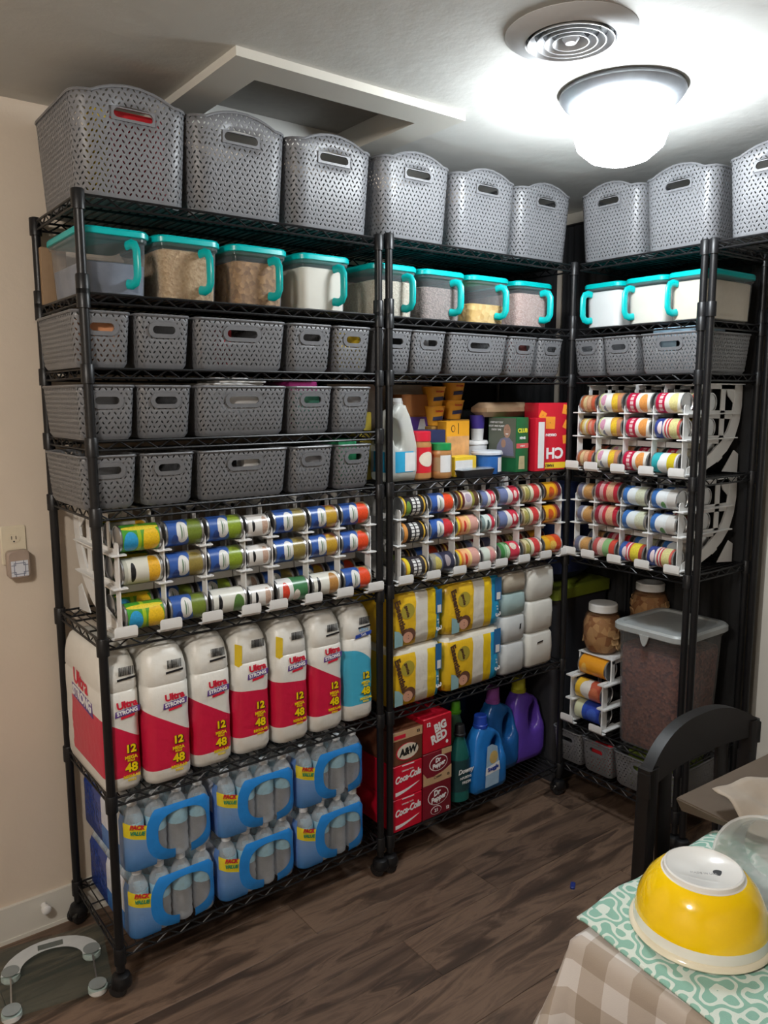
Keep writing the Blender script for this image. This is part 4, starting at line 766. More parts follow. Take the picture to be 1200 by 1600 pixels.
patch('broad_side', M('sage_card', (.12, .135, .105), .5, 0, .1), o, [(.004, .055), (.146, .055), (.146, .206), (.004, .206)], -.0332, face='left', label='grey-green broad side with a smiling man printed')
for k in range(3): lettering(('CRISP BUTTERY', 'LIGHT AND FLAKY', 'EVERY TIME'), .010, WHITEINK, o, -.0342, .105, .188-.014*k, face='left') if False else lettering(('CRISP BUTTERY', 'LIGHT AND FLAKY', 'EVERY TIME')[k], .010, WHITEINK, o, -.0342, .105, .188-.014*k, face='left')
patch('printed_shirt', M('grey_shirt_print', (.20, .20, .30), .5, 0, .1), o, [(.012, .062), (.105, .062), (.100, .10), (.082, .125), (.06, .132), (.036, .13), (.018, .115)], -.0336, face='left'); patch('printed_head', M('skin_print', (.42, .25, .18), .5, 0, .12), o, ell(.048, .156, .018, .026), -.0339, face='left'); patch('printed_hand', MC['skin_print'], o, ell(.066, .108, .012, .016), -.0342, face='left')
patch('printed_smile', WHITEINK, o, [(.040, .147), (.056, .147), (.053, .143), (.043, .143)], -.0345, face='left')
for dy in (.042, .055): patch('printed_eye', INK, o, ell(dy, .161, .002, .0014, 8), -.0345, face='left')
carton('cereal_box', 'yellow box seen past the jug, behind the paired posts', 'food box', .05, .16, .235, M('mustard_card', (.55, .42, .05), .5), (.985, .17, FZ), 0, g_)
o = thing('snack_cup', 'tall paper cup with purple top between orange and grey boxes', 'cup', (1.548, .20, FZ+.1185)); obj('cup', G().lathe([(0, 0), (.023, 0), (.029, .09), (0, .09)], 20, mfun=lambda k, i: 1 if k == 1 else 0).mesh('cup', [PAPER, PAPER], .5), o); obj('sleeve', G().lathe([(.0262, .045), (.0295, .09), (.03, .094), (.03, .097), (0, .097)], 20, cap=False).mesh('sleeve', M('violet_ink', (.05, .03, .25), .4), .5), o)
o = carton('snack_bag', 'long crumpled kraft paper bag lying across the boxes', 'bag', .26, .10, .056, M('kraft_bag', (.42, .28, .17), .6, 0, .4, 14, .6, 30), (1.665, .135, FZ+.2085), 0, None, .02)
# red cracker boxes, printed upside down
RCB = M('cheese_box_red', (.56, .012, .03), .35, 0, .08)
o = carton('cracker_box', 'big red cheese cracker box standing upside down by the corner', 'food box', .150, .095, .262, RCB, (1.790, .02, FZ), -.22, g_)
for px, pz, a, sz in ((-.02, .185, .75, .026), (.058, .235, .6, .020), (.062, .175, .3, .018), (.060, .120, .9, .018), (-.055, .215, .3, .016)):
    patch('printed_cracker', M('cracker_orange', (.82, .30, .03), .5, 0, .15, 90), o, [(px+sz*1.3*cos(a+q*pi/2), pz+sz*1.3*sin(a+q*pi/2)) for q in range(4)], -.0003); patch('printed_dot', INK, o, ell(px, pz, .0018, .0018, 8), -.0009)
lettering('CH', .058, WHITEINK, o, .005, -.001, .068, rz=pi, bold=.0022); lettering('ORIGINAL', .014, WHITEINK, o, -.02, -.001, .138, rz=pi, bold=.0006); patch('yellow_strip', YELC, o, [(-.072, .006), (.06, .006), (.06, .03), (-.072, .03)], -.0002); lettering('FAMILY', .014, INK, o, -.02, -.0008, .018, rz=pi, bold=.0005)
o = carton('cracker_box', 'narrow red box with white panel leaning before the big red box', 'food box', .052, .04, .205, RCB, (1.700, .008, FZ), -.12, g_); patch('white_panel', PAPER, o, [(-.012, .012), (.018, .012), (.018, .19), (-.012, .19)], -.0003)
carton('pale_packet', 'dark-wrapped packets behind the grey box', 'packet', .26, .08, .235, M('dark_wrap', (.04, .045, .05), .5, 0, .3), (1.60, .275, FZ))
# ------------------------------------------------------------------ nappies and wipes on the middle unit
NZ = ZB[5]+TOP
def nappymat(name):
    t = NT(name); _, p = t.coord('Object'); x = p[0]; z = p[2]; wob = t.math('MULTIPLY', t.math('SUBTRACT', t.noise(9, 2), .5), .02); u = t.math('ADD', x, wob)
    c = t.ramp(t.math('ADD', t.math('MULTIPLY', u, 1/.28), .5), [(0, (.80, .50, .02)), (.46, (.74, .71, .64)), (.66, (.80, .54, .01)), (.80, (.02, .33, .60)), (1, (.02, .33, .60))], True)
    c = t.mix(t.math('GREATER_THAN', z, .192), c, (.74, .70, .60)); t.base(c); t.rough(.3); t.bump(t.noise(16, 3), .7, .010); return t.mat
NAP = nappymat('nappy_wrapper'); NAPS = nappymat('nappy_wrapper_narrow')
def nappy(label, s, z, W_, h):
    o = thing('nappy_pack', label, 'nappy pack', (s, .004, z), 0, 'yellow packs of nappies'); secs = []
    for t_, k, fy in ((0, .90, .02), (.05, .975, .006), (.2, 1, 0), (.5, 1, -.002), (.8, 1, 0), (.94, .975, .006), (1, .90, .02)): secs.append(rrect(W_*k, .34-2*fy, .035, h*t_, fy, 5))
    obj('wrapper', G().loft(secs).mesh('wrapper', NAP, 1.2), o); y = -.0035; BR = M('brown_ink', (.09, .04, .02), .5, 0, 0); SC = h/.205
    lettering('Essentials', .034, BR, o, -W_*.335, y, h*.56, rz=-1.30, bold=.0012); patch('soft_disc', M('olive_ink', (.42, .34, .04), .5, 0, 0), o, ell(-W_*.20, h*.66, .030, .028), y+.0008); lettering('gentle', .018, BR, o, -W_*.21, y, h*.66, rz=-1.30, bold=.0006)
    # a printed toddler
    cx, cz = -W_*.24, h*.20; patch('printed_shirt', M('pale_teal_print', (.25, .42, .44), .5, 0, .15), o, [(cx-.050, cz-.03), (cx-.014, cz-.028), (cx-.012, cz+.006), (cx-.03, cz+.024), (cx-.050, cz+.03)], y+.0004)
    patch('printed_hair', M('hair_print', (.12, .05, .03), .5, 0, .2), o, ell(cx+.016, cz+.006, .027, .024), y); patch('printed_face', M('child_skin_print', (.58, .30, .20), .5, 0, .08), o, ell(cx+.008, cz-.002, .022, .019), y-.0006)
    for dz in (-.004, .006): patch('printed_eye', INK, o, ell(cx+.010, cz+dz-.002, .0016, .0016, 8), y-.0012)
    patch('blue_bar', M('deep_blue_print', (.02, .13, .33), .5, 0, .1), o, [(W_*.34, h*.50), (W_*.46, h*.50), (W_*.46, h*.95), (W_*.34, h*.95)], y+.001); patch('white_bar', PAPER, o, [(W_*.37, h*.52), (W_*.44, h*.52), (W_*.44, h*.66), (W_*.37, h*.66)], y)
    lettering('3', .036, WHITEINK, o, W_*.40, y, h*.22, rz=-1.35, bold=.001); lettering('o o', .014, WHITEINK, o, W_*.39, y, h*.36, rz=-1.35); return o
nappy('lower left yellow nappy pack on the middle unit', 1.084, NZ, .236, .214); nappy('upper left yellow nappy pack on the middle unit', 1.084, NZ+.216, .236, .196)
nappy('lower right yellow nappy pack on the middle unit', 1.360, NZ, .290, .214); nappy('upper right yellow nappy pack on the middle unit', 1.360, NZ+.216, .290, .196)
def soft(label, name, s, z, W_, h, mat, cat='wipes', dark=None):
    o = thing(name, label, cat, (s, .006, z), 0, 'soft white packs beside the nappies'); secs = []
    for t_, k, fy in ((0, .93, .012), (.1, .99, .002), (.5, 1, -.002), (.9, .99, .002), (1, .93, .012)): secs.append(rrect(W_*k, .30-2*fy, .025, h*t_, fy, 4))
    obj('wrapper', G().loft(secs).mesh('wrapper', mat, 1.2), o)
    if dark: patch('dark_mark', INK, o, dark, -.003)
    return o
SW = M('soft_white_pack', (.66, .65, .60), .5, 0, .08, 20, .6, 22); SG = M('soft_grey_pack', (.56, .58, .58), .5, 0, .08, 20, .5, 22); ST = M('soft_teal_pack', (.32, .44, .44), .5, 0, .1, 20, .5, 22); SB = M('soft_beige_pack', (.46, .41, .33), .5, 0, .1, 20, .5, 22)
zz = NZ
for h, mt, txt, dk in ((.128, SG, 'lowest grey-white pack left of the white ones', None), (.108, SG, 'second lowest grey-white pack with small dark mark', [(.02, .05), (.028, .05), (.03, .072), (.022, .07)]), (.088, ST, 'pale teal pack in the column beside the nappies', None), (.078, SB, 'beige pack on top of the pale teal one', None)):
    soft(txt, 'wipes_pack', 1.579, zz, .128, h, mt, 'wipes', dk); zz += h+.001
zz = NZ
for h, txt, dk in ((.142, 'lowest puffy white pack with short black dash', [(-.028, .098), (.006, .102), (.006, .108), (-.028, .104)]), (.130, 'middle puffy white pack with black side line', [(.055, .03), (.058, .03), (.058, .075), (.055, .075)]), (.132, 'top puffy white pack under the can rack shelf', None)):
    soft(txt, 'wipes_pack', 1.733, zz, .152, h, SW, 'wipes', dk); zz += h+.001
# ------------------------------------------------------------------ soda boxes
SZ = ZB[6]+TOP
COKE = M('cola_red', (.62, .006, .03), .33, 0, .06); DPM = M('maroon_card', (.19, .008, .02), .35, 0, .08); DPT = M('tan_card', (.55, .36, .20), .4, 0, .08); RBM = M('root_beer_brown', (.14, .05, .025), .38, 0, .15); BRM = M('bright_red_card', (.50, .008, .025), .35, 0, .08)
def soda(label, s, z, W_, h, mat): return carton('soda_box', label, 'soda box', W_, .385, h, mat, (s, .002, z), 0, 'twelve-can soda boxes on the bottom shelf', .003)
def coke(label, z):
    o = soda(label, 1.037, z, .134, .124, COKE); lettering('Coca-Cola', .034, WHITEINK, o, 0, -.001, .074, rz=.10, shear=.35, bold=.0012, wide=.80)
    pts = [(-.055, .018)] + [(-.055+.11*k/10, .018+.016*(k/10)**2-.012*sin(pi*k/10)) for k in range(1, 11)] + [(-.055+.11*k/10, .022+.026*(k/10)**2+.006*sin(pi*k/10)*(1-k/10)) for k in range(10, -1, -1)] + [(-.055, .030)]
    g = G(); lo = [(-.055+.11*k/12, .012+.030*(k/12)**1.6) for k in range(13)]; hi = [(x, z_+.014*(1-k/12)**.7) for k, (x, z_) in enumerate(lo)]; g.band(hi, lo, -.0007, -.0002, 'y'); obj('white_wave', g.mesh('white_wave', WHITEINK), o); patch('white_bar', WHITEINK, o, [(-.025, .117), (.03, .117), (.03, .121), (-.025, .121)], -.0003); lettering('ORIGINAL TASTE', .007, WHITEINK, o, 0, -.001, .099); return o
coke('lowest red cola box of the left stack', SZ); coke('middle red cola box under the brown box', SZ+.1245)
o = soda('brown root beer box topping the left soda stack', 1.037, SZ+.249, .134, .124, RBM); patch('tan_band', DPT, o, [(-.067, .092), (.067, .092), (.067, .124), (-.067, .124)], -.0002); patch('red_tab', REDINK, o, [(-.062, .098), (-.01, .098), (-.01, .112), (-.062, .112)], -.0006); lettering('12', .014, INK, o, .048, -.001, .108, bold=.0006)
patch('red_oval', REDINK, o, ell(-.003, .044, .050, .032), -.0004); patch('cream_oval', M('cream2_ink', (.75, .68, .56), .5, 0, 0), o, ell(.0, .045, .048, .029), -.0010); lettering('A&W', .036, INK, o, 0, -.0020, .045, rz=.08, shear=.2, bold=.0018, wide=.9)
o = soda('lowest maroon soda box of the right stack', 1.178, SZ, .136, .132, DPM); patch('oval_ring', WHITEINK, o, ell(.004, .078, .050, .034), -.0003); patch('oval', DPM, o, ell(.004, .078, .047, .031), -.0009); lettering('Dr', .028, WHITEINK, o, -.004, -.002, .092, shear=.2, bold=.0012, rz=.15); lettering('Pepper', .028, WHITEINK, o, .004, -.002, .070, shear=.2, bold=.0012, rz=.15, wide=.9); patch('oval_ring', WHITEINK, o, ell(-.006, .025, .026, .016), -.0003); patch('oval', DPM, o, ell(-.006, .025, .024, .014), -.0009); lettering('23', .018, WHITEINK, o, -.006, -.002, .025); lettering('12', .016, WHITEINK, o, .05, -.001, .018, bold=.0006)
o = soda('middle maroon and tan soda box of the right stack', 1.178, SZ+.1325, .136, .122, DPM); patch('tan_band', DPT, o, [(-.068, 0), (.068, 0), (.068, .052), (.03, .036), (-.02, .026), (-.05, .028), (-.068, .05)], -.0002); patch('tan_tab', DPT, o, [(.02, .100), (.068, .100), (.068, .122), (.02, .122)], -.0002); patch('oval_ring', WHITEINK, o, ell(.004, .074, .044, .030), -.0006); patch('oval', DPM, o, ell(.004, .074, .041, .027), -.0012); lettering('Dr', .022, WHITEINK, o, .0, -.0022, .086, shear=.2, bold=.001, rz=.15); lettering('Pepper', .024, WHITEINK, o, .004, -.0022, .068, shear=.2, bold=.001, rz=.15, wide=.9); lettering('Cream', .014, INK, o, 0, -.0012, .022, shear=.2, rz=.12); lettering('12', .013, INK, o, .052, -.001, .018, bold=.0005)
o = soda('bright red soda box topping the right soda stack', 1.178, SZ+.255, .136, .132, BRM); lettering('BIG', .042, WHITEINK, o, .012, -.001, .090, rz=.22, bold=.0022, wide=.9); lettering('RED', .046, WHITEINK, o, .006, -.001, .050, rz=.22, bold=.0022, wide=.9); lettering('12', .020, WHITEINK, o, -.045, -.001, .108, bold=.0008); patch('mark', WHITEINK, o, ell(.045, .024, .006, .007), -.0003)
# ------------------------------------------------------------------ laundry bottles
DZ = SZ
def slim(label, x, y, r, h, mat, capm, labm=None, cap='cap', fl=.75):
    o = thing('cleaner_bottle', label, 'bottle', (x, y, DZ)); pr = ((0, .88), (.01, 1), (.10, 1), (.42, 1), (.62, .92), (.76, .62), (.84, .44), (.86, .42))
    obj('body', G().loft([[(r*k*cos(2*pi*q/20), r*fl*k*sin(2*pi*q/20), h*t_) for q in range(20)] for t_, k in pr]).mesh('body', mat, .9), o)
    obj('cap', G().lathe([(r*.50, h*.855), (r*.52, h*.88), (r*.46, h*.89), (r*.42, h*.985), (r*.36, h), (0, h)], 18).mesh('cap', capm, .5), o)
    if labm: obj('label', G().loft([[(r*1.006*cos(2*pi*q/20), r*fl*1.006*sin(2*pi*q/20), h*t_) for q in range(20)] for t_ in (.14, .56)], False, False).mesh('label', labm, 2), o)
    return o
DTG = clear('dark_teal_plastic', (.2, .55, .5), (.02, .16, .14), .72, .2)
o = slim('dark green softener bottle with black cap beside the soda boxes', 1.330, .048, .044, .300, DTG, INK, M('night_label', (.012, .05, .055), .4, 0, .3, 30)); lettering('Downy', .026, WHITEINK, o, .002, -.0345, .125, shear=.2, bold=.0008); lettering('INFUSIONS', .014, WHITEINK, o, .002, -.0345, .098, wide=.85); lettering('FRESH', .016, WHITEINK, o, .006, -.0345, .078)
slim('tall bottle with lime green cap behind the dark green one', 1.400, .150, .046, .345, M('sea_green_plastic', (.10, .28, .16), .3), M('lime_cap', (.12, .48, .02), .35)); slim('bottle with dull red cap at the back of the bottom shelf', 1.355, .26, .048, .375, M('wine_plastic', (.12, .02, .03), .35), M('dull_red_cap', (.36, .02, .03), .4))
SNB = M('cobalt_plastic', (.015, .17, .52), .28, 0, .08); SNB2 = M('deep_blue_plastic', (.015, .13, .42), .28, 0, .08); PUR = M('violet_plastic', (.13, .06, .46), .28, 0, .08)
o = jug('softener_jug', 'front bright blue softener jug with white wordmark', 'jug', (1.462, .006, DZ), .178, .095, .262, SNB, M('royal_cap', (.015, .06, .42), .35), 1, .027, .045)
patch('label_panel', M('pale_blue_print', (.35, .52, .70), .4, 0, .2, 30), o, [(-.036, .028), (.036, .030), (.040, .10), (.026, .185), (-.004, .200), (-.028, .195), (-.034, .1)], -.0035); patch('white_band', WHITEINK, o, [(-.036, .078), (.042, .086), (.038, .122), (-.034, .108)], -.0042); lettering('Snuggle', .022, BLUEINK, o, .004, -.0055, .101, rz=.12, bold=.0009, wide=.86); patch('soft_shape', M('honey_print', (.62, .45, .16), .5, 0, .2, 50), o, ell(.006, .145, .022, .026), -.0046)
jug('detergent_jug', 'blue detergent jug with violet cap behind the front one', 'jug', (1.612, .085, DZ), .190, .10, .300, SNB2, M('orchid_cap', (.32, .09, .40), .35), 1, .028, .062)
jug('detergent_jug', 'purple detergent jug with olive yellow cap near the corner post', 'jug', (1.775, .09, DZ), .190, .11, .305, PUR, M('olive_yellow_cap', (.46, .46, .03), .35), 1, .030, .062)
carton('dark_bag', 'dark blue bag at the back of the bottom shelf behind the jugs', 'bag', .30, .10, .33, M('dark_blue_film', (.01, .02, .05), .25, 0, .4, 20, .6, 30), (1.58, .27, DZ), 0, None, .03)
# ------------------------------------------------------------------ right-hand unit, lower shelf
LZ = ZCs[5]+TOP
def C_(s, y, z): return at('C', s, y, z)
loc, r_ = C_(.118, .012, LZ)
o = thing('can_rack', 'small white one-column can rack on the lower right shelf', 'can rack', loc, r_)
DV2 = G(); T = .003
DV2.prism([(0, 0), (.03, 0), (.03, .205), (0, .200)], -T, T).prism([(.03, 0), (.20, 0), (.20, .014), (.03, .014)], -T, T).prism([(.18, 0), (.20, 0), (.20, .28), (.18, .28)], -T, T).prism([(.05, .20), (.07, .20), (.07, .285), (.05, .285)], -T, T).prism([(.05, .272), (.20, .272), (.20, .286), (.05, .286)], -T, T)
for z in (.098, .196): DV2.prism([(.0, z-.004), (.2, z-.012), (.2, z+.006), (0, z+.004)], -T, T).box(-.02, .02, -.008, .18, z-.003, z+.003)
DV2.box(-.02, .02, 0, .1, .006, .010); DV2 = DV2.mesh('divider', WHITEPL)
for x in (-.078, .078): obj('divider', DV2, o, (x, 0, 0)); obj('front_lip', LIP, o, (x*.92, 0, 0))
obj('top_plate', G().box(-.085, .085, .05, .20, .287, .291).mesh('top_plate', WHITEPL), o)
for z, mt, txt in ((.012, canmat('can_blue_cream', [(.3, (.60, .62, .42)), (.45, (.03, .08, .42)), (1, (.03, .06, .38))], [(.7, .5, .2, .2, (.06, .12, .5))]), 'blue and cream can, bottom of the small rack'), (.101, canmat('can_yellow_red_picture', [(.35, (.72, .45, .04)), (.55, (.62, .6, .55)), (1, (.45, .09, .05))], [(.4, .6, .2, .3, (.65, .62, .58)), (.75, .4, .2, .3, (.55, .16, .08))]), 'yellow and red can, middle of the small rack'), (.199, canmat('can_plain_orange', [(1, (.72, .30, .02))], [(.2, .4, .1, .2, (.8, .45, .1))]), 'plain orange can, top of the small rack')):
    can('C', .118, .012+.045 + (.02 if z > .15 else 0), LZ+z+.0415, .134, .0415, mt, txt, 'cans in the small rack')
CRK = grains('animal_crackers', (.25, .09, .03), (.55, .33, .15), 38); JARC = clear('clear_jar', (.92, .90, .86), (.35, .2, .12), .10, .06)
def crackerjar(label, s, y, z, tilt=0.):
    loc, r_ = C_(s, y, z); o = thing('cracker_jar', label, 'jar', loc, r_); r = .078
    pr = [(0, 0), (r*.72, 0), (r*.82, .01), (r, .05), (r, .12), (r*.86, .155), (r*.66, .172), (r*.66, .18), (0, .18)]
    obj('jar', G().lathe(pr, 28).mesh('jar', JARC, 1), o); obj('crackers', G().lathe([(0, .004), (r*.66, .004), (r*.78, .012), (r*.955, .05), (r*.955, .12), (r*.80, .15), (0, .155)], 24).mesh('crackers', CRK, 1), o)
    for k in range(14):
        a = random.uniform(0, 2*pi); zz = random.uniform(.03, .13)
        c = obj('cracker', G().loft([rrect(.034, .026, .006, -.002, -.013, 2), rrect(.034, .026, .006, .002, -.013, 2)]).mesh('cracker', M('biscuit', (.58, .36, .17), .7, 0, .25, 120)), o, (r*.95*cos(a), r*.95*sin(a), zz), (random.uniform(1.2, 1.9), 0, a+pi/2))
    obj('lid', G().lathe([(r*.68, .172), (r*.74, .172), (r*.74, .198), (r*.70, .203), (0, .203)], 28).mesh('lid', WHITEPL, .5), o); o.rotation_euler.x = tilt; return o
crackerjar('cracker jar with white lid on the small can rack', .10, .125, LZ+.2925)
o = carton('storage_carton', 'dark carton behind the food bin carrying the second jar', 'carton', .20, .10, .36, M('charcoal_card', (.03, .03, .032), .6), *[(lambda q: q)(C_(.215, .285, LZ)[0])], C_(0, 0, 0)[1])
crackerjar('second cracker jar with white lid, further back behind the food bin', .175, .335, LZ+.362)
loc, r_ = C_(.388, .008, LZ)
o = thing('food_bin', 'big clear lidded bin full of reddish brown kibble', 'food bin', loc, r_)
BINC = clear('cloudy_bin_plastic', (.80, .80, .80), (.36, .36, .37), .18, .2); KIB = grains('kibble', (.11, .03, .025), (.34, .11, .07), 90)
obj('bin', G().loft([rrect(.235, .27, .03, 0, .01), rrect(.245, .28, .035, .006, .006), rrect(.275, .305, .04, .43, 0), rrect(.285, .315, .04, .435, -.005), rrect(.285, .315, .04, .452, -.005)], True, False).mesh('bin', BINC, .7), o)
obj('kibble', G().loft([rrect(.228, .262, .03, .004, .014), rrect(.236, .270, .034, .012, .010), rrect(.258, .29, .036, .36, .007), rrect(.25, .28, .03, .385, .012)]).mesh('kibble', KIB, .7), o)
LIDG = M('grey_lid', (.36, .38, .38), .35); obj('lid', G().loft([rrect(.300, .33, .045, .445, -.012), rrect(.312, .342, .05, .450, -.018), rrect(.312, .342, .05, .468, -.018), rrect(.296, .326, .045, .476, -.010), rrect(.262, .292, .035, .476, .007), rrect(.255, .285, .035, .468, .010)]).mesh('lid', LIDG, .6), o)
obj('latch', G().prism([(-.02, .452), (.02, .452), (.012, .425), (.004, .412), (-.004, .412), (-.012, .425)], -.020, -.015, 'y').mesh('latch', LIDG), o, (0, -.002, 0))
o = thing('storage_tote', 'dark tote with lime green lid in the corner behind the jars', 'tote', (2.055, .06, 0)); obj('body', G().loft([rrect(.30, .28, .03, 0, .01), rrect(.36, .32, .03, .82, 0)]).mesh('body', M('dark_tote', (.03, .03, .035), .5), .6), o)
obj('lid', G().loft([rrect(.38, .34, .03, .82, -.01), rrect(.38, .34, .03, .862, -.01), rrect(.35, .31, .03, .868, 0)]).mesh('lid', M('lime_lid', (.18, .22, .02), .4), .6), o)
carton('blue_bag', 'navy blue bag standing on the tote in the corner', 'bag', .26, .2, .42, M('navy_cloth', (.015, .025, .09), .7, 0, .3), (2.06, .12, .8685), 0, None, .04)
# ------------------------------------------------------------------ bathroom scale
o = thing('bathroom_scale', 'glass bathroom scale with white curved band at the wall', 'scale', (-.135, .190, 0), -.20)
gl = clear('scale_glass', (.90, .95, .94), (.30, .38, .36), .03, .05, edge=.12)
obj('glass_plate', G().loft([rrect(.30, .30, .02, .020, -.15), rrect(.30, .30, .02, .0255, -.15)]).mesh('glass_plate', gl, .6), o)
WB2 = M('scale_white', (.60, .63, .64), .4); PADG = M('pad_grey', (.25, .28, .28), .45)
outer = [(.135*cos(a)*1.0, .02+.115*sin(a)) for a in [pi*(1-k/16) for k in range(17)]]; inner = [(.085*cos(a), .018+.070*sin(a)) for a in [pi*(1-k/16) for k in range(17)]]
g = G(); g.band([(x, y) for x, y in outer], [(x, y) for x, y in inner], .0257, .0272, 'z'); obj('curved_band', g.mesh('curved_band', WB2), o)
obj('display', G().box(-.035, .035, .092, .115, .0273, .0283).mesh('display', M('lcd_grey', (.12, .14, .13), .2)), o)
for x, y in ((-.11, .035), (.11, .035), (-.11, -.125), (.11, -.125)): obj('foot_pad', G().lathe([(0, .0262), (.024, .0262), (.024, .0278), (0, .0278)], 20).mesh('foot_pad', PADG, .5), o, (x, y, .0008)); obj('foot', G().lathe([(0, 0), (.022, 0), (.026, .006), (.026, .0198), (0, .0198)], 18).mesh('foot', WHITEPL, .5), o, (x, y, 0))
for x in (-.11, .11): obj('contact_strip', G().box(x-.002, x+.002, -.10, .01, .0257, .0267).mesh('contact_strip', STEEL), o)
o = thing('plastic_clip', 'small blue plastic scrap lying on the floor', 'clip', (1.392, -.457, 0), .6); obj('clip', G().loft([rrect(.036, .016, .006, 0, -.008), rrect(.036, .016, .006, .006, -.008), rrect(.028, .008, .003, .008, -.004)]).mesh('clip', M('blue_scrap', (.02, .04, .22), .4), .5), o)
# ------------------------------------------------------------------ chair
CHB = M('black_painted_wood', (.009, .008, .008), .38, 0, .2, 12, spec=.35)
CY = -1.085
o = thing('dining_chair', 'black wooden chair with arched back rail at the table', 'chair', (1.075, CY, 0))
hw = .222
for s in (-1, 1):
    top = .835; obj('back_leg', G().loft([rrect(.034, .034, .006, 0, .03, 2, s*(hw-.01)), rrect(.038, .036, .006, .45, 0, 2, s*(hw-.005)), rrect(.040, .034, .006, top, -.01, 2, s*hw)]).mesh('back_leg', CHB, .6), o)
    obj('front_leg', G().loft([rrect(.030, .030, .005, 0, -.40, 2, s*.20), rrect(.040, .040, .005, .44, -.405, 2, s*.20)]).mesh('front_leg', CHB, .6), o)
N_ = 24; top_, bot_ = [], []
for k in range(N_+1):
    q = -1+2*k/N_; x = q*(hw+.022); top_.append((x, .825+.075*(1-abs(q)**2.6))); bot_.append((x, .790+.006*(1-q*q)-.02*(abs(q) > .9)))
g = G(); secs = []
for (x, zt), (_, zb_) in zip(top_, bot_):
    yc = .028*(1-(x/.25)**2); secs.append([(x, yc-.012, zb_), (x, yc+.016, zb_), (x, yc+.016, zt), (x, yc-.012, zt)])
obj('top_rail', g.loft(secs).mesh('top_rail', CHB, .5), o)
for x in (-.13, .12): obj('slat', G().loft([rrect(.05, .012, .003, .455, .012, 2, x), rrect(.05, .012, .003, .80, .020, 2, x)]).mesh('slat', CHB, .6), o)
obj('seat', G().loft([rrect(.43, .43, .03, .43, -.42), rrect(.45, .44, .03, .438, -.425), rrect(.45, .44, .03, .452, -.425), rrect(.43, .42, .03, .458, -.415)]).mesh('seat', CHB, .6), o)
for s in (-1, 1): obj('stretcher', G().rod((s*.20, -.385, .2), (s*(hw-.01), .03, .2), .011, 8).mesh('stretcher', CHB, 1), o)
# ------------------------------------------------------------------ table, cloth, towel, bowl
TX0, TY1, TZ, TW, TL = .365, -1.275, .755, 1.15, .95
o = thing('dining_table', 'table under a checked cloth at the lower right', 'table', (TX0+TW/2, TY1-TL/2, 0)); WD = M('table_wood', (.20, .11, .06), .5)
obj('table_top', G().loft([rrect(TW, TL, .03, TZ-.028, -TL/2), rrect(TW, TL, .03, TZ, -TL/2)]).mesh('table_top', WD), o)
for sx in (-1, 1):
    for sy in (-1, 1): obj('leg', G().loft([rrect(.045, .045, .006, 0, -.0225+sy*(TL/2-.07), 2, sx*(TW/2-.07)), rrect(.06, .06, .006, TZ-.028, -.03+sy*(TL/2-.07), 2, sx*(TW/2-.07))]).mesh('leg', WD), o)
t = NT('beige_gingham'); _, uv = t.coord('UV')
def stripe(v): return t.math('GREATER_THAN', t.math('FRACT', t.math('DIVIDE', v, .092)), .5)
s1, s2 = stripe(uv[0]), stripe(uv[1]); k = t.math('MULTIPLY', t.math('ADD', s1, s2), .5); t.base(t.ramp(k, [(0, (.60, .57, .55)), (.5, (.44, .385, .34)), (1, (.33, .275, .225))])); t.rough(.8); t.bump(t.noise(500, 2), .2, .001); GING = t.mat
def sheet(fn, nu, nv, uvf):
    g = G(); P = [[fn(i/nu, j/nv) for i in range(nu+1)] for j in range(nv+1)]; b = g.pts([p for r__ in P for p in r__])
    for j in range(nv):
        for i in range(nu):
            q = [(i, j), (i+1, j), (i+1, j+1), (i, j+1)]; g.face([b+y*(nu+1)+x for x, y in q], 0, [uvf(x/nu, y/nv) for x, y in q])
    return g
DR = .27
def cloth(u_, v_):
    a = -DR + u_*(TW+2*DR); b = -DR + v_*(TL+2*DR)        # a from left edge, b from near edge
    oa = max(0, -a) if a < TW/2 else -max(0, a-TW); ob = max(0, -b) if b < TL/2 else -max(0, b-TL)
    ax = min(max(a, 0), TW); by = min(max(b, 0), TL); d = math.hypot(oa, ob); z = TZ+.003
    if d > 0:
        dirx, diry = -oa/d, -ob/d; e = min(d, .012); fl = .30 if (oa and ob) else .13; wv = .012*sin(a*21+b*17)*min(1, d/.15)
        off = e*.8+max(0, d-e)*fl+wv; ax += dirx*off; by += diry*off; z -= max(0, d-.004)*.97
    return (TX0+ax, TY1-TL+by, z)
tc_ = tag(obj('tablecloth', sheet(cloth, 84, 76, lambda u_, v_: (u_*(TW+2*DR), v_*(TL+2*DR))).mesh('tablecloth', GING, 1.5)), 'beige and white checked tablecloth', 'tablecloth'); md = tc_.modifiers.new('thickness', 'SOLIDIFY'); md.thickness = .0015; md.offset = 1
t = NT('teal_damask_towel'); _, uv = t.coord('UV'); fq = 2*pi/.115
def wav(v, ph=0.): return t.math('COSINE', t.math('ADD', t.math('MULTIPLY', v, fq), ph))
nn_ = t.math('MULTIPLY', t.math('SUBTRACT', t.noise(26, 3, .5, t.coord('UV')[0]), .5), 1.5)
f1 = t.math('ADD', t.math('ADD', wav(uv[0]), wav(uv[1])), t.math('ADD', nn_, t.math('MULTIPLY', t.math('COSINE', t.math('MULTIPLY', uv[0], fq*2)), t.math('MULTIPLY', t.math('COSINE', t.math('MULTIPLY', uv[1], fq*2)), 1.1)))); f2 = t.math('FRACT', t.math('MULTIPLY', t.math('ADD', f1, 2.), .62)); mk = t.math('LESS_THAN', t.math('ABSOLUTE', t.math('SUBTRACT', f2, .5)), .21)
t.base(t.mix(mk, (.25, .47, .39), (.66, .74, .68))); t.rough(.9); t.bump(t.noise(700, 2), .5, .002); TOW = t.mat
import mathutils
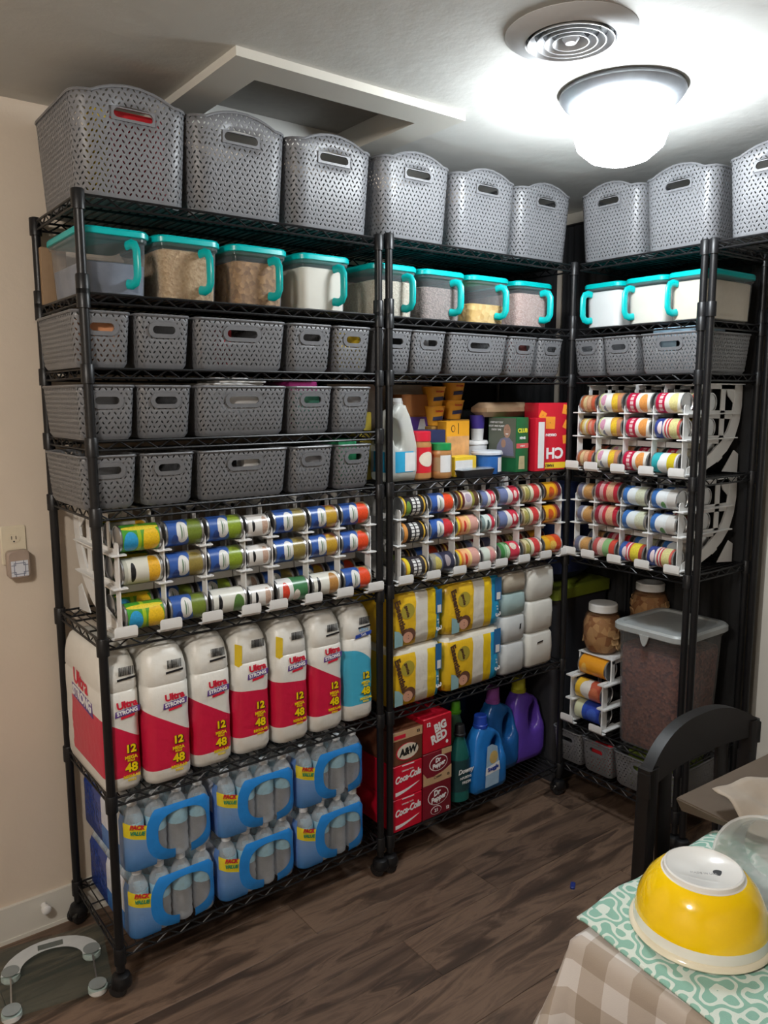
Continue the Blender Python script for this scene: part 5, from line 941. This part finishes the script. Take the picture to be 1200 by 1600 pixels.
def towel(u_, v_):
    p00, p10, p01, p11 = Vector((.345, -1.66)), Vector((.90, -1.70)), Vector((.392, -1.252)), Vector((.86, -1.235))
    q = p00.lerp(p10, u_).lerp(p01.lerp(p11, u_), v_); ns = mathutils.noise.noise(Vector((q.x*9, q.y*9, 3.)))*.5+.5; ns2 = mathutils.noise.noise(Vector((q.x*22, q.y*22, 7.)))
    z = TZ+.006+.004*ns + .0015*ns2; over = max(0, q.y-TY1-.004); z += -over*.35 + (.018*ns if v_ > .75 and u_ < .5 else 0)*(v_-.75)*4
    ox = max(0, TX0-.004-q.x); z -= ox*1.2
    return (q.x, q.y, z)
tw = tag(obj('dish_towel', sheet(towel, 60, 50, lambda u_, v_: (u_*.52, v_*.42)).mesh('dish_towel', TOW, 1.5)), 'sea-green towel with white damask pattern under the bowl', 'towel'); md = tw.modifiers.new('thickness', 'SOLIDIFY'); md.thickness = .004; md.offset = 1
BX, BY, BZ = .532, -1.398, TZ+.0135
t = NT('yellow_glass_enamel'); _, p = t.coord('Object'); t.base(t.ramp(t.math('DIVIDE', p[2], .12), [(0, (.80, .74, .58)), (.10, (.82, .80, .74)), (.235, (.95, .62, .0)), (.855, (.80, .80, .78)), (1, (.80, .80, .78))], True)); t.rough(.12); t.b.inputs['Coat Weight'].default_value = .6
o = thing('mixing_bowl', 'yellow mixing bowl turned upside down on the towel', 'bowl', (BX, BY, BZ))
prb = [(.109, .003), (.113, .001), (.115, .004), (.113, .009), (.1085, .011), (.107, .028), (.101, .055), (.088, .082), (.072, .100), (.0645, .104), (.063, .110), (.060, .1115), (.057, .1085), (0, .1075)]
inn_ = [(0, .1), (.06, .098), (.08, .080), (.095, .055), (.102, .025), (.106, .006), (.109, .003)]
obj('bowl', G().lathe(inn_+prb[1:], 56, cap=False).mesh('bowl', t.mat, .8), o)
base_y = -.0
st = obj('stamp', G().lathe([(0, .1076), (.0085, .1076), (.0085, .1080), (0, .1080)], 16).mesh('stamp', INK), o, (.008, -.022, 0))
lt = lettering('MADE IN USA', .007, M('grey_ink', (.35, .35, .36), .5, 0, 0), o, 0, 0, 0); lt.matrix_local = Matrix.Translation((-.012, -.008, .1078)) @ Matrix.Rotation(-.8, 4, 'Z')
# clear tumbler lying against the bowl, crumpled paper, cardboard flap, strap
CLP = clear('clear_tumbler', (.97, .98, .98), (.82, .84, .85), .34, .08)
o = thing('plastic_container', 'clear plastic container lying beside the yellow bowl', 'container', (.632, -1.450, TZ+.118)); o.rotation_euler = (0, math.radians(106), math.radians(16))
obj('body', G().lathe([(.076, 0), (.080, 0), (.079, .010), (.072, .014), (.068, .06), (.066, .062), (.060, .15), (.057, .156), (0, .158), (0, .155), (.056, .153), (.064, .062), (.070, .014), (.075, .008), (.076, 0)], 32, cap=False).mesh('body', CLP, .9), o, (0, 0, -.02))
o = thing('cardboard_flap', 'brown cardboard box flap overhanging the far table edge', 'cardboard', (1.02, -1.31, TZ+.03)); KC = M('kraft_cardboard', (.10, .072, .05), .8, 0, .12, 10)
g = G(); bt = [(-.19, .145, .018), (.22, .115, .03), (.28, -.10, -.018), (-.14, -.05, -.018)]; g.loft([[(x, y, z) for x, y, z in bt], [(x, y, z+.004) for x, y, z in bt]]); obj('flap', g.mesh('flap', KC), o)
bt = [(-.19, .145, .020), (-.14, -.05, -.018), (-.125, -.055, -.022), (-.175, .140, -.01)]; g = G().loft([bt, [(x-.004, y, z) for x, y, z in bt]]); obj('side', g.mesh('side', KC), o)
def crumple(u_, v_):
    x, y = (u_-.5)*.30, (v_-.5)*.16; n1 = mathutils.noise.noise(Vector((x*18, y*18, 1.)))
    return (x, y, .035+.02*n1+.05*(v_-.3)*(1 if v_ > .3 else .3))
o = tag(obj('paper_bag', sheet(crumple, 24, 16, lambda a, b: (a, b)).mesh('paper_bag', M('parchment', (.36, .30, .24), .7, 0, .15, 20), 1.2), None, (.985, -1.345, TZ+.016), (0, 0, -.35)), 'crumpled pale parchment paper bag at the right edge', 'paper bag'); md = o.modifiers.new('thickness', 'SOLIDIFY'); md.thickness = .002
o = thing('fabric_strap', 'blue-grey strap hanging over the chair seat', 'strap', (.985, -1.17, .459)); g = G(); pth = [(.035, 0, .25), (.02, .0, .16), (0, 0, .07), (-.02, -.01, .004)]
secs = [[(x-.016, y-.0015, z), (x+.016, y-.0015, z), (x+.016, y+.0015, z), (x-.016, y+.0015, z)] for x, y, z in pth]; obj('strap', g.loft(secs).mesh('strap', M('slate_webbing', (.13, .15, .19), .7)), o)
